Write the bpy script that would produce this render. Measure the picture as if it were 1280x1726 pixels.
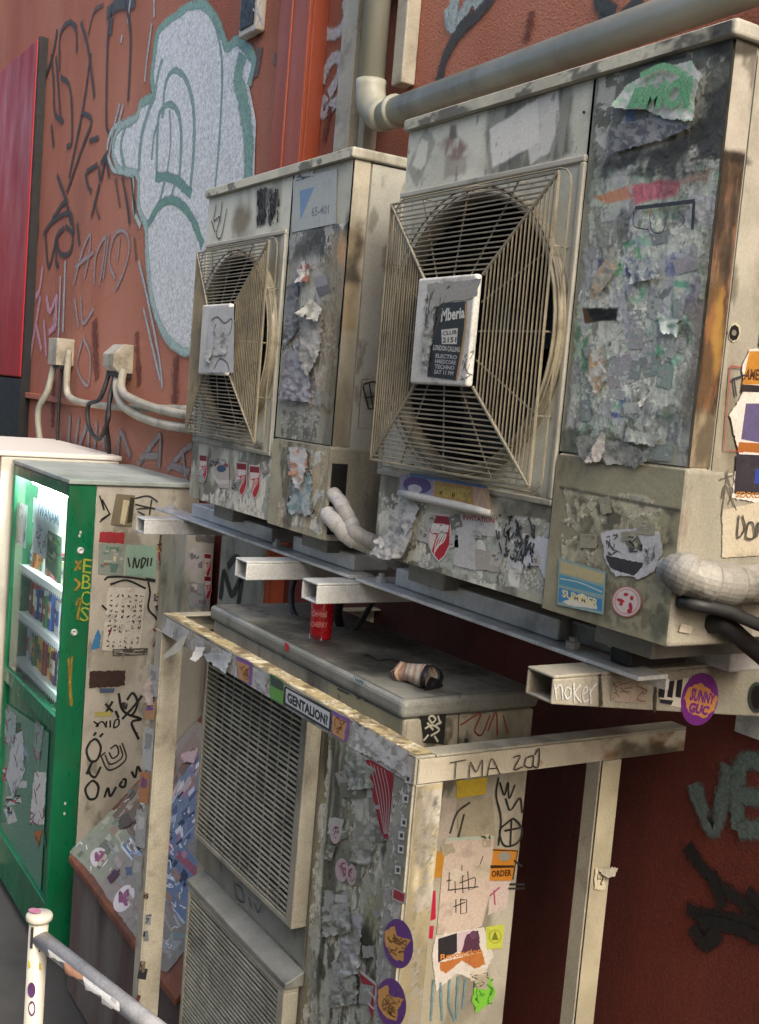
import bpy, math, random
import numpy as np
from mathutils import Vector, Matrix, noise as mnoise
R = math.radians
for o in list(bpy.data.objects): bpy.data.objects.remove(o)
scene = bpy.context.scene
COL = scene.collection
# ------------------------------------------------------------------ camera
F_PX, YAW, PIT, ROL, EYE = 1905.54, 1.01591, -.097403, .0837156, 2.4
def cam_axes():
    fw = np.array([-math.sin(YAW)*math.cos(PIT), math.cos(YAW)*math.cos(PIT), math.sin(PIT)])
    r = np.array([math.cos(YAW), math.sin(YAW), 0.]); u = np.cross(r, fw)
    c, s = math.cos(ROL), math.sin(ROL)
    return np.array([c*r+s*u, -s*r+c*u, fw])
AX = cam_axes()
cd = bpy.data.cameras.new('camera'); cam = bpy.data.objects.new('camera', cd); COL.objects.link(cam)
m3 = Matrix((Vector(AX[0]), Vector(AX[1]), -Vector(AX[2]))).transposed()
cam.matrix_world = Matrix.Translation((0, 0, EYE)) @ m3.to_4x4()
cd.sensor_fit = 'VERTICAL'; cd.sensor_height = 24; cd.sensor_width = 24; cd.lens = F_PX/1726*24
cd.clip_start = .05; cd.clip_end = 500
scene.camera = cam
# ------------------------------------------------------------------ light
SUN_EL, SUN_AZ = 42, 91      # soft low sun from the right, along the wall
world = bpy.data.worlds.new('World'); scene.world = world; world.use_nodes = True
nt = world.node_tree; bg = nt.nodes['Background']
sky = nt.nodes.new('ShaderNodeTexSky'); sky.sky_type = 'NISHITA'; sky.sun_disc = False
sky.sun_elevation = R(SUN_EL); sky.sun_rotation = R(SUN_AZ); sky.dust_density = 7; sky.air_density = .9; sky.ozone_density = .3
nt.links.new(sky.outputs[0], bg.inputs[0]); bg.inputs[1].default_value = .15
sd = bpy.data.lights.new('sun', 'SUN'); sd.energy = .68; sd.angle = R(10); sd.color = (1, .95, .86)
sun = bpy.data.objects.new('sun', sd); COL.objects.link(sun)
a = R(SUN_AZ); e = R(SUN_EL)
d = Vector((math.sin(a)*math.cos(e), math.cos(a)*math.cos(e), math.sin(e)))
sun.rotation_euler = d.to_track_quat('Z', 'Y').to_euler(); sun.location = (0, -3, 8)
scene.view_settings.view_transform = 'Standard'; scene.view_settings.look = 'None'
scene.view_settings.exposure = 1.2; scene.view_settings.gamma = 1
scene.render.engine = 'CYCLES'

# ------------------------------------------------------------------ helpers: photo pixel -> point on a plane of the place
def ray(x, y): return AX.T @ np.array([(x-640)/F_PX, -(y-863)/F_PX, 1.])
def atY(x, y, Y): d = ray(x, y); p = d*Y/d[1]; return np.array([p[0], Y, p[2]+EYE])
def atX(x, y, X): d = ray(x, y); p = d*X/d[0]; return np.array([X, p[1], p[2]+EYE])
def atZ(x, y, Z): d = ray(x, y); p = d*(Z-EYE)/d[2]; return np.array([p[0], p[1], Z])
def atF(x, y, D): p = ray(x, y)*D; p[2] += EYE; return p
def pix(P):
    v = (np.asarray(P, float)-np.array([0, 0, EYE])) @ AX.T
    return 640+F_PX*v[..., 0]/v[..., 2], 863-F_PX*v[..., 1]/v[..., 2]
class Plane:
    """axis plane of the place; normal towards the street"""
    def __init__(s, kind, val):
        s.k, s.v = kind, val
        s.n = {'Y': np.array([0, -1., 0]), 'X': np.array([1., 0, 0]), 'Z': np.array([0, 0, 1.])}[kind]
        s.lift = .0012
    def at(s, x, y, off=0):
        p = {'Y': atY, 'X': atX, 'Z': atZ}[s.k](x, y, s.v); return p+s.n*off
class TiltPlane:
    def __init__(s, p0, n):
        s.p0 = np.array(p0, float); s.n = np.array(n, float)/np.linalg.norm(n); s.lift = .0012
    def at(s, x, y, off=0):
        d = ray(x, y); o = np.array([0, 0, EYE]); t = np.dot(s.p0-o, s.n)/np.dot(d, s.n)
        return o+d*t+s.n*off
def lin(c):
    if isinstance(c, str): c = [int(c[i:i+2], 16)/255 for i in (0, 2, 4)]
    c = np.asarray(c, float)
    return np.where(c <= .04045, c/12.92, ((c+.055)/1.055)**2.4)

# ---- value noise in numpy
_rs = np.random.RandomState(7); _T = _rs.rand(256, 256)
def vn(x, y):
    xi = np.floor(x).astype(int); yi = np.floor(y).astype(int); fx = x-xi; fy = y-yi
    fx = fx*fx*(3-2*fx); fy = fy*fy*(3-2*fy)
    a = _T[xi & 255, yi & 255]; b = _T[(xi+1) & 255, yi & 255]; c = _T[xi & 255, (yi+1) & 255]; d = _T[(xi+1) & 255, (yi+1) & 255]
    return (a*(1-fx)+b*fx)*(1-fy)+(c*(1-fx)+d*fx)*fy
def fbm(x, y, o=4):
    s = 0; a = .5; t = 0
    for k in range(o): s = s+a*vn(x*2**k+17.3*k, y*2**k+5.1*k); t += a; a *= .55
    return s/t
def cells(x, y, seed=0):
    """random value per jittered cell"""
    xi = np.floor(x).astype(int); yi = np.floor(y).astype(int); best = np.full(x.shape, 9.); val = np.zeros(x.shape)
    for dx in (-1, 0, 1):
        for dy in (-1, 0, 1):
            cx = xi+dx; cy = yi+dy
            jx = _T[(cx*7+seed) & 255, (cy*13+3) & 255]; jy = _T[(cx*5+9) & 255, (cy*11+seed) & 255]
            d = (cx+jx-x)**2+(cy+jy-y)**2; m = d < best
            best = np.where(m, d, best); val = np.where(m, _T[(cx*3+seed*5+1) & 255, (cy*17+2) & 255], val)
    return val
def sstep(a, b, x): t = np.clip((x-a)/(b-a), 0, 1); return t*t*(3-2*t)
def inpoly(px, py, pts):
    ins = np.zeros(px.shape, bool); n = len(pts)
    for i in range(n):
        x1, y1 = pts[i]; x2, y2 = pts[(i+1) % n]
        if y1 == y2: continue
        c = ((y1 > py) != (y2 > py)) & (px < (x2-x1)*(py-y1)/(y2-y1)+x1); ins ^= c
    return ins
def segdist(px, py, pts, closed=False):
    d = np.full(px.shape, 1e9); n = len(pts)
    for i in range(n if closed else n-1):
        x1, y1 = pts[i]; x2, y2 = pts[(i+1) % n]; vx, vy = x2-x1, y2-y1; L = vx*vx+vy*vy+1e-9
        t = np.clip(((px-x1)*vx+(py-y1)*vy)/L, 0, 1); d = np.minimum(d, np.hypot(px-x1-t*vx, py-y1-t*vy))
    return d

# ------------------------------------------------------------------ materials
MATS = {}
def nmat(name):
    m = bpy.data.materials.new(name); m.use_nodes = True; n = m.node_tree; n.nodes.clear()
    out = n.nodes.new('ShaderNodeOutputMaterial'); b = n.nodes.new('ShaderNodeBsdfPrincipled')
    n.links.new(b.outputs[0], out.inputs[0]); return m, n, b, out
def grunge(name, c1=None, c2=None, dirt='2a2a24', amt=.35, scale=6., streak=0., rough=.6, metal=0., bump=.15, bscale=60., dscale=None, rust=0, fine=.25, coat=0, bdist=.004):
    """painted / worn surface; c1 None = colour attribute"""
    m, n, b, out = nmat(name); N = n.nodes.new; L = n.links.new
    tc = N('ShaderNodeTexCoord'); mp = N('ShaderNodeMapping'); L(tc.outputs['Object'], mp.inputs[0])
    if streak: mp.inputs['Scale'].default_value = (1, 1, 1/streak)
    def noise(sc, det=6, ro=.6, vec=mp.outputs[0]):
        t = N('ShaderNodeTexNoise'); t.inputs['Scale'].default_value = sc; t.inputs['Detail'].default_value = det; t.inputs['Roughness'].default_value = ro; L(vec, t.inputs['Vector']); return t.outputs[0]
    def ramp(src, a, bb):
        r = N('ShaderNodeMapRange'); r.inputs[1].default_value = a; r.inputs[2].default_value = bb; r.interpolation_type = 'SMOOTHSTEP'; L(src, r.inputs[0]); return r.outputs[0]
    def mix(f, A, B, mode='MIX'):
        x = N('ShaderNodeMix'); x.data_type = 'RGBA'; x.blend_type = mode
        if isinstance(f, float): x.inputs[0].default_value = f
        else: L(f, x.inputs[0])
        for s, v in ((6, A), (7, B)):
            if hasattr(v, 'is_output'): L(v, x.inputs[s])
            else: x.inputs[s].default_value = (*v, 1)
        return x.outputs[2]
    if c1 is None:
        at = N('ShaderNodeAttribute'); at.attribute_name = 'Col'; base = at.outputs['Color']
    else:
        base = mix(ramp(noise(scale*.6), .35, .65), lin(c1), lin(c2 or c1))
    mu = N('ShaderNodeMath'); mu.operation = 'MULTIPLY'; L(ramp(noise(dscale or scale), .5, .72), mu.inputs[0]); mu.inputs[1].default_value = amt
    base = mix(mu.outputs[0], base, lin(dirt))
    if rust:
        mu2 = N('ShaderNodeMath'); mu2.operation = 'MULTIPLY'; L(ramp(noise(scale*1.7, 8, .7), .58, .7), mu2.inputs[0]); mu2.inputs[1].default_value = rust
        base = mix(mu2.outputs[0], base, lin('6e3a1a'))
    # fine mottling
    fn = noise(220, 4, .7, tc.outputs['Object']); r = N('ShaderNodeMapRange'); L(fn, r.inputs[0]); r.inputs[1].default_value = .3; r.inputs[2].default_value = .7
    r.inputs[3].default_value = 1-fine; r.inputs[4].default_value = 1+fine*.4
    h = N('ShaderNodeVectorMath'); h.operation = 'SCALE'; L(base, h.inputs[0]); L(r.outputs[0], h.inputs[3]); base = h.outputs[0]
    L(base, b.inputs['Base Color'])
    rr = N('ShaderNodeMapRange'); L(noise(scale*2.5), rr.inputs[0]); rr.inputs[1].default_value = .3; rr.inputs[2].default_value = .7
    rr.inputs[3].default_value = max(.05, rough-.15); rr.inputs[4].default_value = min(1, rough+.15); L(rr.outputs[0], b.inputs['Roughness'])
    b.inputs['Metallic'].default_value = metal
    if coat: b.inputs['Coat Weight'].default_value = coat
    bp = N('ShaderNodeBump'); bp.inputs['Strength'].default_value = bump; bp.inputs['Distance'].default_value = bdist
    L(noise(bscale, 6, .65, tc.outputs['Object']), bp.inputs['Height']); L(bp.outputs[0], b.inputs['Normal'])
    return m
def spraymat(name, edge=.5, speck=.35, nscale=160, rough=.6, metal=0.):
    """paint whose cover follows the attribute alpha broken up by noise"""
    m, n, b, out = nmat(name); N = n.nodes.new; L = n.links.new
    at = N('ShaderNodeAttribute'); at.attribute_name = 'Col'; tc = N('ShaderNodeTexCoord'); t = N('ShaderNodeTexNoise'); tf = N('ShaderNodeTexNoise'); tf.inputs['Scale'].default_value = nscale*1.3; tf.inputs['Detail'].default_value = 5; tf.inputs['Roughness'].default_value = .8; L(tc.outputs['Object'], tf.inputs['Vector'])
    mr = N('ShaderNodeMapRange'); L(tf.outputs[0], mr.inputs[0]); mr.inputs[1].default_value = .35; mr.inputs[2].default_value = .65; mr.inputs[3].default_value = .55; mr.inputs[4].default_value = 1.3
    vs = N('ShaderNodeVectorMath'); vs.operation = 'SCALE'; L(at.outputs['Color'], vs.inputs[0]); L(mr.outputs[0], vs.inputs[3]); L(vs.outputs[0], b.inputs['Base Color'])
    bp = N('ShaderNodeBump'); bp.inputs['Strength'].default_value = .5; bp.inputs['Distance'].default_value = .006; L(tf.outputs[0], bp.inputs['Height']); L(bp.outputs[0], b.inputs['Normal']); t.inputs['Scale'].default_value = nscale; t.inputs['Detail'].default_value = 5; t.inputs['Roughness'].default_value = .75
    L(tc.outputs['Object'], t.inputs['Vector'])
    t2 = N('ShaderNodeTexNoise'); t2.inputs['Scale'].default_value = 9; L(tc.outputs['Object'], t2.inputs['Vector'])
    a1 = N('ShaderNodeMath'); a1.operation = 'MULTIPLY_ADD'; L(t.outputs[0], a1.inputs[0]); a1.inputs[1].default_value = speck*2; a1.inputs[2].default_value = -speck
    a3 = N('ShaderNodeMath'); a3.operation = 'MULTIPLY_ADD'; L(t2.outputs[0], a3.inputs[0]); a3.inputs[1].default_value = .5; L(a1.outputs[0], a3.inputs[2])
    a2 = N('ShaderNodeMath'); a2.operation = 'ADD'; L(at.outputs['Alpha'], a2.inputs[0]); L(a3.outputs[0], a2.inputs[1])
    r = N('ShaderNodeMapRange'); r.interpolation_type = 'SMOOTHSTEP'; L(a2.outputs[0], r.inputs[0]); r.inputs[1].default_value = edge; r.inputs[2].default_value = edge+.5
    r.inputs[4].default_value = .95
    tr = N('ShaderNodeBsdfTransparent'); mx = N('ShaderNodeMixShader'); L(r.outputs[0], mx.inputs[0]); L(tr.outputs[0], mx.inputs[1]); L(b.outputs[0], mx.inputs[2]); L(mx.outputs[0], out.inputs[0])
    b.inputs['Roughness'].default_value = rough; b.inputs['Metallic'].default_value = metal
    return m
def plain(name, c, rough=.5, metal=0., emit=0., trans=0.):
    m, n, b, out = nmat(name); b.inputs['Base Color'].default_value = (*lin(c), 1); b.inputs['Roughness'].default_value = rough; b.inputs['Metallic'].default_value = metal
    if emit: b.inputs['Emission Color'].default_value = (*lin(c), 1); b.inputs['Emission Strength'].default_value = emit
    return m
M = {}
M['wall'] = grunge('wall', 'c6856c', 'a85e48', '7a5548', .6, 1.1, 3, .8, 0, 1.0, 130, fine=.5, bdist=.010)
M['lower_band'] = grunge('lower_band', '7a3324', '561f16', '2a110c', .75, 1.6, 5, .8, 0, 1.0, 150, fine=.45)
M['pilaster'] = grunge('pilaster', 'a04c30', '8e4228', '5a2a1a', .3, 3, 4, .55, 0, .2, 60)
M['panel'] = grunge('panel', None, None, '3a3a32', .14, 22, 1, .55, 0, .25, 90, fine=.16)
M['cream'] = grunge('cream', 'b5b3a6', 'a1a092', '3c3a30', .65, 8, 2.2, .5, 0, .12, 60, fine=.12)
M['creamold'] = grunge('creamold', 'a5a191', '8c897a', '2f2c22', .7, 8, 2.5, .6, 0, .25, 60, rust=.35)
M['greymetal'] = grunge('greymetal', '8f918a', '74766e', '2c2d28', .6, 7, 1.5, .45, .1, .12, 90)
M['galv'] = grunge('galv', 'dcdfdd', 'bcc0be', '4b4c46', .4, 12, 1, .4, .2, .1, 80)
M['wire'] = grunge('wire', '989079', '7d796a', '4c3a22', .5, 14, 1, .5, .0, .1, 80, rust=.3)
M['dark'] = grunge('dark', '15181a', '0c0e0f', '000000', .2, 9, 1, .6)
M['fin'] = grunge('fin', '141819', '0c0f10', '0a0a0a', .4, 20, 1, .5)
M['rubber'] = grunge('rubber', '1b1c1d', '28292a', '4a463e', .3, 20, 1, .55)
M['paper'] = grunge('paper', None, None, '3b3a34', .3, 26, 1, .75, 0, .35, 70, fine=.2)
M['sticker'] = grunge('sticker', None, None, '3b3a34', .16, 34, 1, .4, 0, .1, 60, fine=.12)
M['rail'] = grunge('rail', 'c9c8c4', 'a9a8a6', '4a4844', .7, 16, 1, .5, 0, .3, 40)
M['foilwhite'] = grunge('foilwhite', 'd2d1cb', 'b0aea6', '45423a', .7, 20, 1, .45, 0, .25, 40)
M['foil'] = grunge('foil', 'a9a79e', '89877e', '37342c', .85, 16, 1, .55, .05, .2, 40)
M['green'] = grunge('green', '0e6b45', '0a5c3b', '3b3f1e', .35, 8, 3, .35, 0, .08, 60, fine=.1)
M['greentop'] = grunge('greentop', 'b4bbb6', '96a39c', '4c544c', .4, 5, 1, .5, 0, .1, 40)
M['plate'] = grunge('plate', 'dcdcd6', 'c4c4bc', '6a675c', .5, 14, 1, .45, 0, .12, 60)
M['white'] = grunge('white', 'c9c6ba', 'b8b5a8', '5a564a', .35, 5, 2, .5, 0, .1, 60, fine=.1)
M['redpanel'] = grunge('redpanel', 'a01016', '880c12', '3a0a0a', .3, 2, 3, .5, 0, .06, 50, fine=.08)
M['pvc'] = grunge('pvc', 'a9aa9b', '98998a', '45443c', .4, 6, 3, .45, 0, .08, 60, fine=.1)
M['slat'] = grunge('slat', '9c9c8e', '828376', '3a382c', .5, 14, 1, .5, rust=.15)
M['cond'] = grunge('cond', 'b2ad9c', '9c9786', '4a4436', .6, 10, 1, .5, 0, .1, 60)
M['wood'] = grunge('wood', '8a5236', '6d432f', '2c221e', .5, 8, 3, .7, 0, .4, 50)
M['woodgrey'] = grunge('woodgrey', '6c655e', '57413a', '221e1c', .6, 7, 5, .8, 0, .5, 50)
M['ground'] = grunge('ground', '4a4a48', '3a3a39', '1e1e1d', .5, 2, 1, .85, 0, .5, 40)
M['concrete'] = grunge('concrete', '7d7a74', '6b6862', '3a3835', .4, 1, 1.5, .85, 0, .5, 40)
M['spray'] = spraymat('spray', .38, .5, 70)
M['silver'] = spraymat('silver', .60, .62, 48, .42, .1)
M['ink'] = spraymat('ink', .12, .25, 260)
M['stain'] = spraymat('stain', .55, .5, 45, .85)
M['tube'] = plain('tube', 'f4fbff', .4, 0, 45)
M['canred'] = grunge('canred', None, None, '30100f', .1, 20, 1, .3, .2, .03, 60, fine=.05, coat=.4)
def glassmat():
    m, n, b, out = nmat('glass'); N = n.nodes.new; L = n.links.new
    tr = N('ShaderNodeBsdfTransparent'); tr.inputs[0].default_value = (.9, .96, .94, 1)
    gl = N('ShaderNodeBsdfGlossy'); gl.inputs['Roughness'].default_value = .06
    fr = N('ShaderNodeFresnel'); fr.inputs[0].default_value = 1.5
    mx = N('ShaderNodeMixShader'); L(fr.outputs[0], mx.inputs[0]); L(tr.outputs[0], mx.inputs[1]); L(gl.outputs[0], mx.inputs[2]); L(mx.outputs[0], out.inputs[0]); return m
M['glass'] = glassmat()

# ------------------------------------------------------------------ objects
class Thing:
    def __init__(s, name, label, cat, loc, group=None):
        o = bpy.data.objects.new(name, None); COL.objects.link(o); o.location = loc; o.empty_display_size = .1
        o['label'] = label; o['category'] = cat
        if group: o['group'] = group
        s.o = o; s.loc = np.array(loc, float)
class MB:
    def __init__(s, col='808080'): s.v = []; s.f = []; s.c = []; s.col = np.append(lin(col), 1.)
    def setc(s, c): s.col = np.append(lin(c), 1.); return s
    def add(s, vs, fs, cs=None):
        b = len(s.v)
        for i, v in enumerate(vs):
            s.v.append(tuple(float(q) for q in v)); s.c.append(s.col if cs is None else cs[i])
        s.f += [tuple(i+b for i in f) for f in fs]
    def box(s, x0, x1, y0, y1, z0, z1):
        x0, x1 = sorted((x0, x1)); y0, y1 = sorted((y0, y1)); z0, z1 = sorted((z0, z1))
        s.add([(x, y, z) for x in (x0, x1) for y in (y0, y1) for z in (z0, z1)],
              [(0, 1, 3, 2), (4, 6, 7, 5), (0, 4, 5, 1), (2, 3, 7, 6), (0, 2, 6, 4), (1, 5, 7, 3)])
        return s
    def prism(s, poly, axis, a, b):
        """poly of 2-D points in the two other axes (in x,y,z order) extruded on axis from a to b"""
        n = len(poly); vs = []
        for t in (a, b):
            for p in poly:
                q = list(p); q.insert('xyz'.index(axis), t); vs.append(q)
        s.add(vs, [tuple(range(n)), tuple(range(2*n-1, n-1, -1))]+[(i, i+n, (i+1) % n+n, (i+1) % n) for i in range(n)]); return s
    def tube(s, pts, r, seg=8, cap=True, closed=False):
        pts = [np.array(p, float) for p in pts]; n = len(pts); rs = r if hasattr(r, '__len__') else [r]*n
        vs = []; u = None
        for i, p in enumerate(pts):
            a = pts[i-1] if i else (pts[-1] if closed else pts[0]); b = pts[i+1] if i < n-1 else (pts[0] if closed else pts[-1])
            t = b-a; t /= np.linalg.norm(t)+1e-12
            if u is None: u = np.cross(t, [0, 0, 1.] if abs(t[2]) < .9 else [1., 0, 0])
            u = u-t*np.dot(u, t); u /= np.linalg.norm(u)+1e-12; w = np.cross(t, u)
            for k in range(seg):
                q = 2*math.pi*(k+.5)/seg; vs.append(p+rs[i]*(math.cos(q)*u+math.sin(q)*w))
        fs = []
        for i in range(n if closed else n-1):
            j = (i+1) % n
            for k in range(seg): fs.append((i*seg+k, i*seg+(k+1) % seg, j*seg+(k+1) % seg, j*seg+k))
        if cap and not closed: fs += [tuple(range(seg-1, -1, -1)), tuple((n-1)*seg+k for k in range(seg))]
        s.add(vs, fs); return s
    def lathe(s, c, axis, prof, seg=32):
        """prof: (radius, distance along axis) pairs"""
        ax = np.array(axis, float); ax /= np.linalg.norm(ax); u = np.cross(ax, [0, 0, 1.] if abs(ax[2]) < .9 else [1., 0, 0]); u /= np.linalg.norm(u); w = np.cross(ax, u); c = np.array(c, float); vs = []
        for r, h in prof:
            for k in range(seg): q = 2*math.pi*k/seg; vs.append(c+ax*h+r*(math.cos(q)*u+math.sin(q)*w))
        s.add(vs, [(i*seg+k, i*seg+(k+1) % seg, (i+1)*seg+(k+1) % seg, (i+1)*seg+k) for i in range(len(prof)-1) for k in range(seg)]); return s
    def build(s, name, mat, parent=None, label=None, cat=None, kind=None, group=None, bevel=0, smooth=False, loc=None, solid=0, clean=False):
        me = bpy.data.meshes.new(name); v = np.array(s.v)
        if parent is not None: org = parent.loc if isinstance(parent, Thing) else np.array(parent['_org'])
        elif loc is not None: org = np.array(loc, float)
        else: lo = v.min(0); hi = v.max(0); org = np.array([(lo[0]+hi[0])/2, (lo[1]+hi[1])/2, lo[2]])
        o = bpy.data.objects.new(name, me); COL.objects.link(o)
        if parent is not None: o.parent = parent.o if isinstance(parent, Thing) else parent
        else: o.location = org
        me.from_pydata([tuple(p) for p in (v-org)], [], s.f)
        ca = me.color_attributes.new('Col', 'FLOAT_COLOR', 'POINT'); ca.data.foreach_set('color', np.array(s.c, float).ravel())
        me.materials.append(M[mat] if isinstance(mat, str) else mat)
        if clean:
            import bmesh
            bm = bmesh.new(); bm.from_mesh(me); bmesh.ops.recalc_face_normals(bm, faces=bm.faces); bm.to_mesh(me); bm.free()
        if smooth: me.polygons.foreach_set('use_smooth', [True]*len(me.polygons))
        if solid: q = o.modifiers.new('solid', 'SOLIDIFY'); q.thickness = solid; q.offset = -1
        if bevel: q = o.modifiers.new('bevel', 'BEVEL'); q.width = bevel; q.segments = 3; q.limit_method = 'ANGLE'; q.angle_limit = R(40)
        o['_org'] = [float(q) for q in org]
        if label: o['label'] = label
        if cat: o['category'] = cat
        if kind: o['kind'] = kind
        if group: o['group'] = group
        return o

# ---- text outlines (built-in font) as 2-D meshes
_TX = {}
def textmesh(t, bold=0.):
    if (t, bold) in _TX: return _TX[(t, bold)]
    cu = bpy.data.curves.new('t', 'FONT'); cu.body = t; cu.resolution_u = 2; cu.offset = bold
    o = bpy.data.objects.new('t', cu); COL.objects.link(o); bpy.context.view_layer.update()
    me = o.evaluated_get(bpy.context.evaluated_depsgraph_get()).to_mesh(); v = np.array([tuple(q.co)[:2] for q in me.vertices]); f = [tuple(p.vertices) for p in me.polygons]
    bpy.data.objects.remove(o); bpy.data.curves.remove(cu)
    lo = v.min(0); hi = v.max(0); v = (v-lo)/(hi-lo+1e-9); _TX[(t, bold)] = (v, f); return v, f
def crom(pts, n=5):
    pts = [np.array(p, float) for p in pts]
    if len(pts) < 3: return pts
    P = [2*pts[0]-pts[1]]+pts+[2*pts[-1]-pts[-2]]; out = []
    for i in range(1, len(P)-2):
        for k in range(n):
            t = k/n; a, b, c, d = P[i-1], P[i], P[i+1], P[i+2]
            out.append(.5*(2*b+(c-a)*t+(2*a-5*b+4*c-d)*t*t+(3*b-a-3*c+d)*t**3))
    out.append(pts[-1]); return out
_seq = [0]
class Dec:
    """paint, ink or paper lying on a surface; drawn through photo pixels, stored as real geometry on that surface"""
    def __init__(s, plane, off=None):
        s.pl = plane; _seq[0] += 1; s.h = (plane.lift if off is None else off)+.00003*(_seq[0] % 60); s.mb = MB(); s.rnd = random.Random(_seq[0])
    def _n(s): s.h += .00005; return s.h
    def poly(s, pts, col, jag=0, a=1., curl=0):
        h = s._n(); P = []
        n = len(pts)
        for i in range(n):
            p = np.array(pts[i], float); q = np.array(pts[(i+1) % n], float)
            if jag:
                L = np.linalg.norm(q-p); k = max(1, int(L/(jag*1.6)))
                for j in range(k):
                    P.append(p+(q-p)*(j+s.rnd.uniform(-.3, .3)*(j > 0))/k+np.array([s.rnd.uniform(-jag, jag), s.rnd.uniform(-jag, jag)])*(.55 if j else .2))
            else: P.append(p)
        V = [Vector(s.pl.at(x, y, h)) for x, y in P]
        from mathutils.geometry import tessellate_polygon
        tri = tessellate_polygon([V]); c = np.append(lin(col), a)
        n0 = Vector(s.pl.n)
        fs = []
        for t in tri:
            nn = (V[t[1]]-V[t[0]]).cross(V[t[2]]-V[t[0]]); fs.append(tuple(t) if nn.dot(n0) > 0 else tuple(reversed(t)))
        s.mb.add(V, fs, [c]*len(V)); return s
    def ell(s, cx, cy, rx, ry, col, rot=0, n=28, a=1., jag=0):
        c, q = math.cos(R(rot)), math.sin(R(rot)); pts = []
        for k in range(n):
            t = 2*math.pi*k/n; x, y = rx*math.cos(t), ry*math.sin(t); pts.append((cx+c*x-q*y, cy+q*x+c*y))
        return s.poly(pts, col, a=a, jag=jag)
    def line(s, pts, w, col, soft=False, a=1., smooth=True, taper=0, closed=False):
        h = s._n(); Q = crom(pts) if smooth else [np.array(p, float) for p in pts]; n = len(Q); vs = []; cs = []
        rgb = lin(col); ctr = np.mean(Q, 0); eps = 1.
        P = [s.pl.at(x, y, h) for x, y in Q]
        c0 = s.pl.at(*ctr, h); sc = math.sqrt(max(1e-12, np.linalg.norm(np.cross(s.pl.at(ctr[0]+eps, ctr[1], h)-c0, s.pl.at(ctr[0], ctr[1]+eps, h)-c0))))
        for i in range(n):
            t = P[min(i+1, n-1)]-P[max(i-1, 0)]; t = t/(np.linalg.norm(t)+1e-9); sd = np.cross(s.pl.n, t)
            ww = w*sc*.5*(1+s.rnd.uniform(-.08, .08))
            if taper: ww *= 1-taper*abs(2*i/(n-1)-1)**2
            if soft:
                ww *= 1.35
                for k, al in ((-1.9, 0), (-.9, .55), (0, .95), (.9, .55), (1.9, 0)): vs.append(P[i]+sd*ww*k); cs.append(np.append(rgb, al*a))
            else:
                for k in (-1, 1): vs.append(P[i]+sd*ww*k); cs.append(np.append(rgb, a))
        m = 5 if soft else 2
        s.mb.add(vs, [(i*m+k, i*m+k+1, (i+1)*m+k+1, (i+1)*m+k) for i in range(n-1) for k in range(m-1)], cs); return s
    def text(s, t, quad, col, bold=0.02, a=1.):
        """quad: photo pixels of the lower-left, lower-right, upper-right, upper-left corners"""
        h = s._n(); v, f = textmesh(t, bold); q = [np.array(p, float) for p in quad]
        V = [s.pl.at(*((1-x)*(1-y)*q[0]+x*(1-y)*q[1]+x*y*q[2]+(1-x)*y*q[3]), h) for x, y in v]; s.mb.add(V, f, [np.append(lin(col), a)]*len(V)); return s
    def build(s, name, parent, mat='sticker', label=None, solid=0):
        return s.mb.build(name, mat, parent, label, solid=solid)

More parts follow.
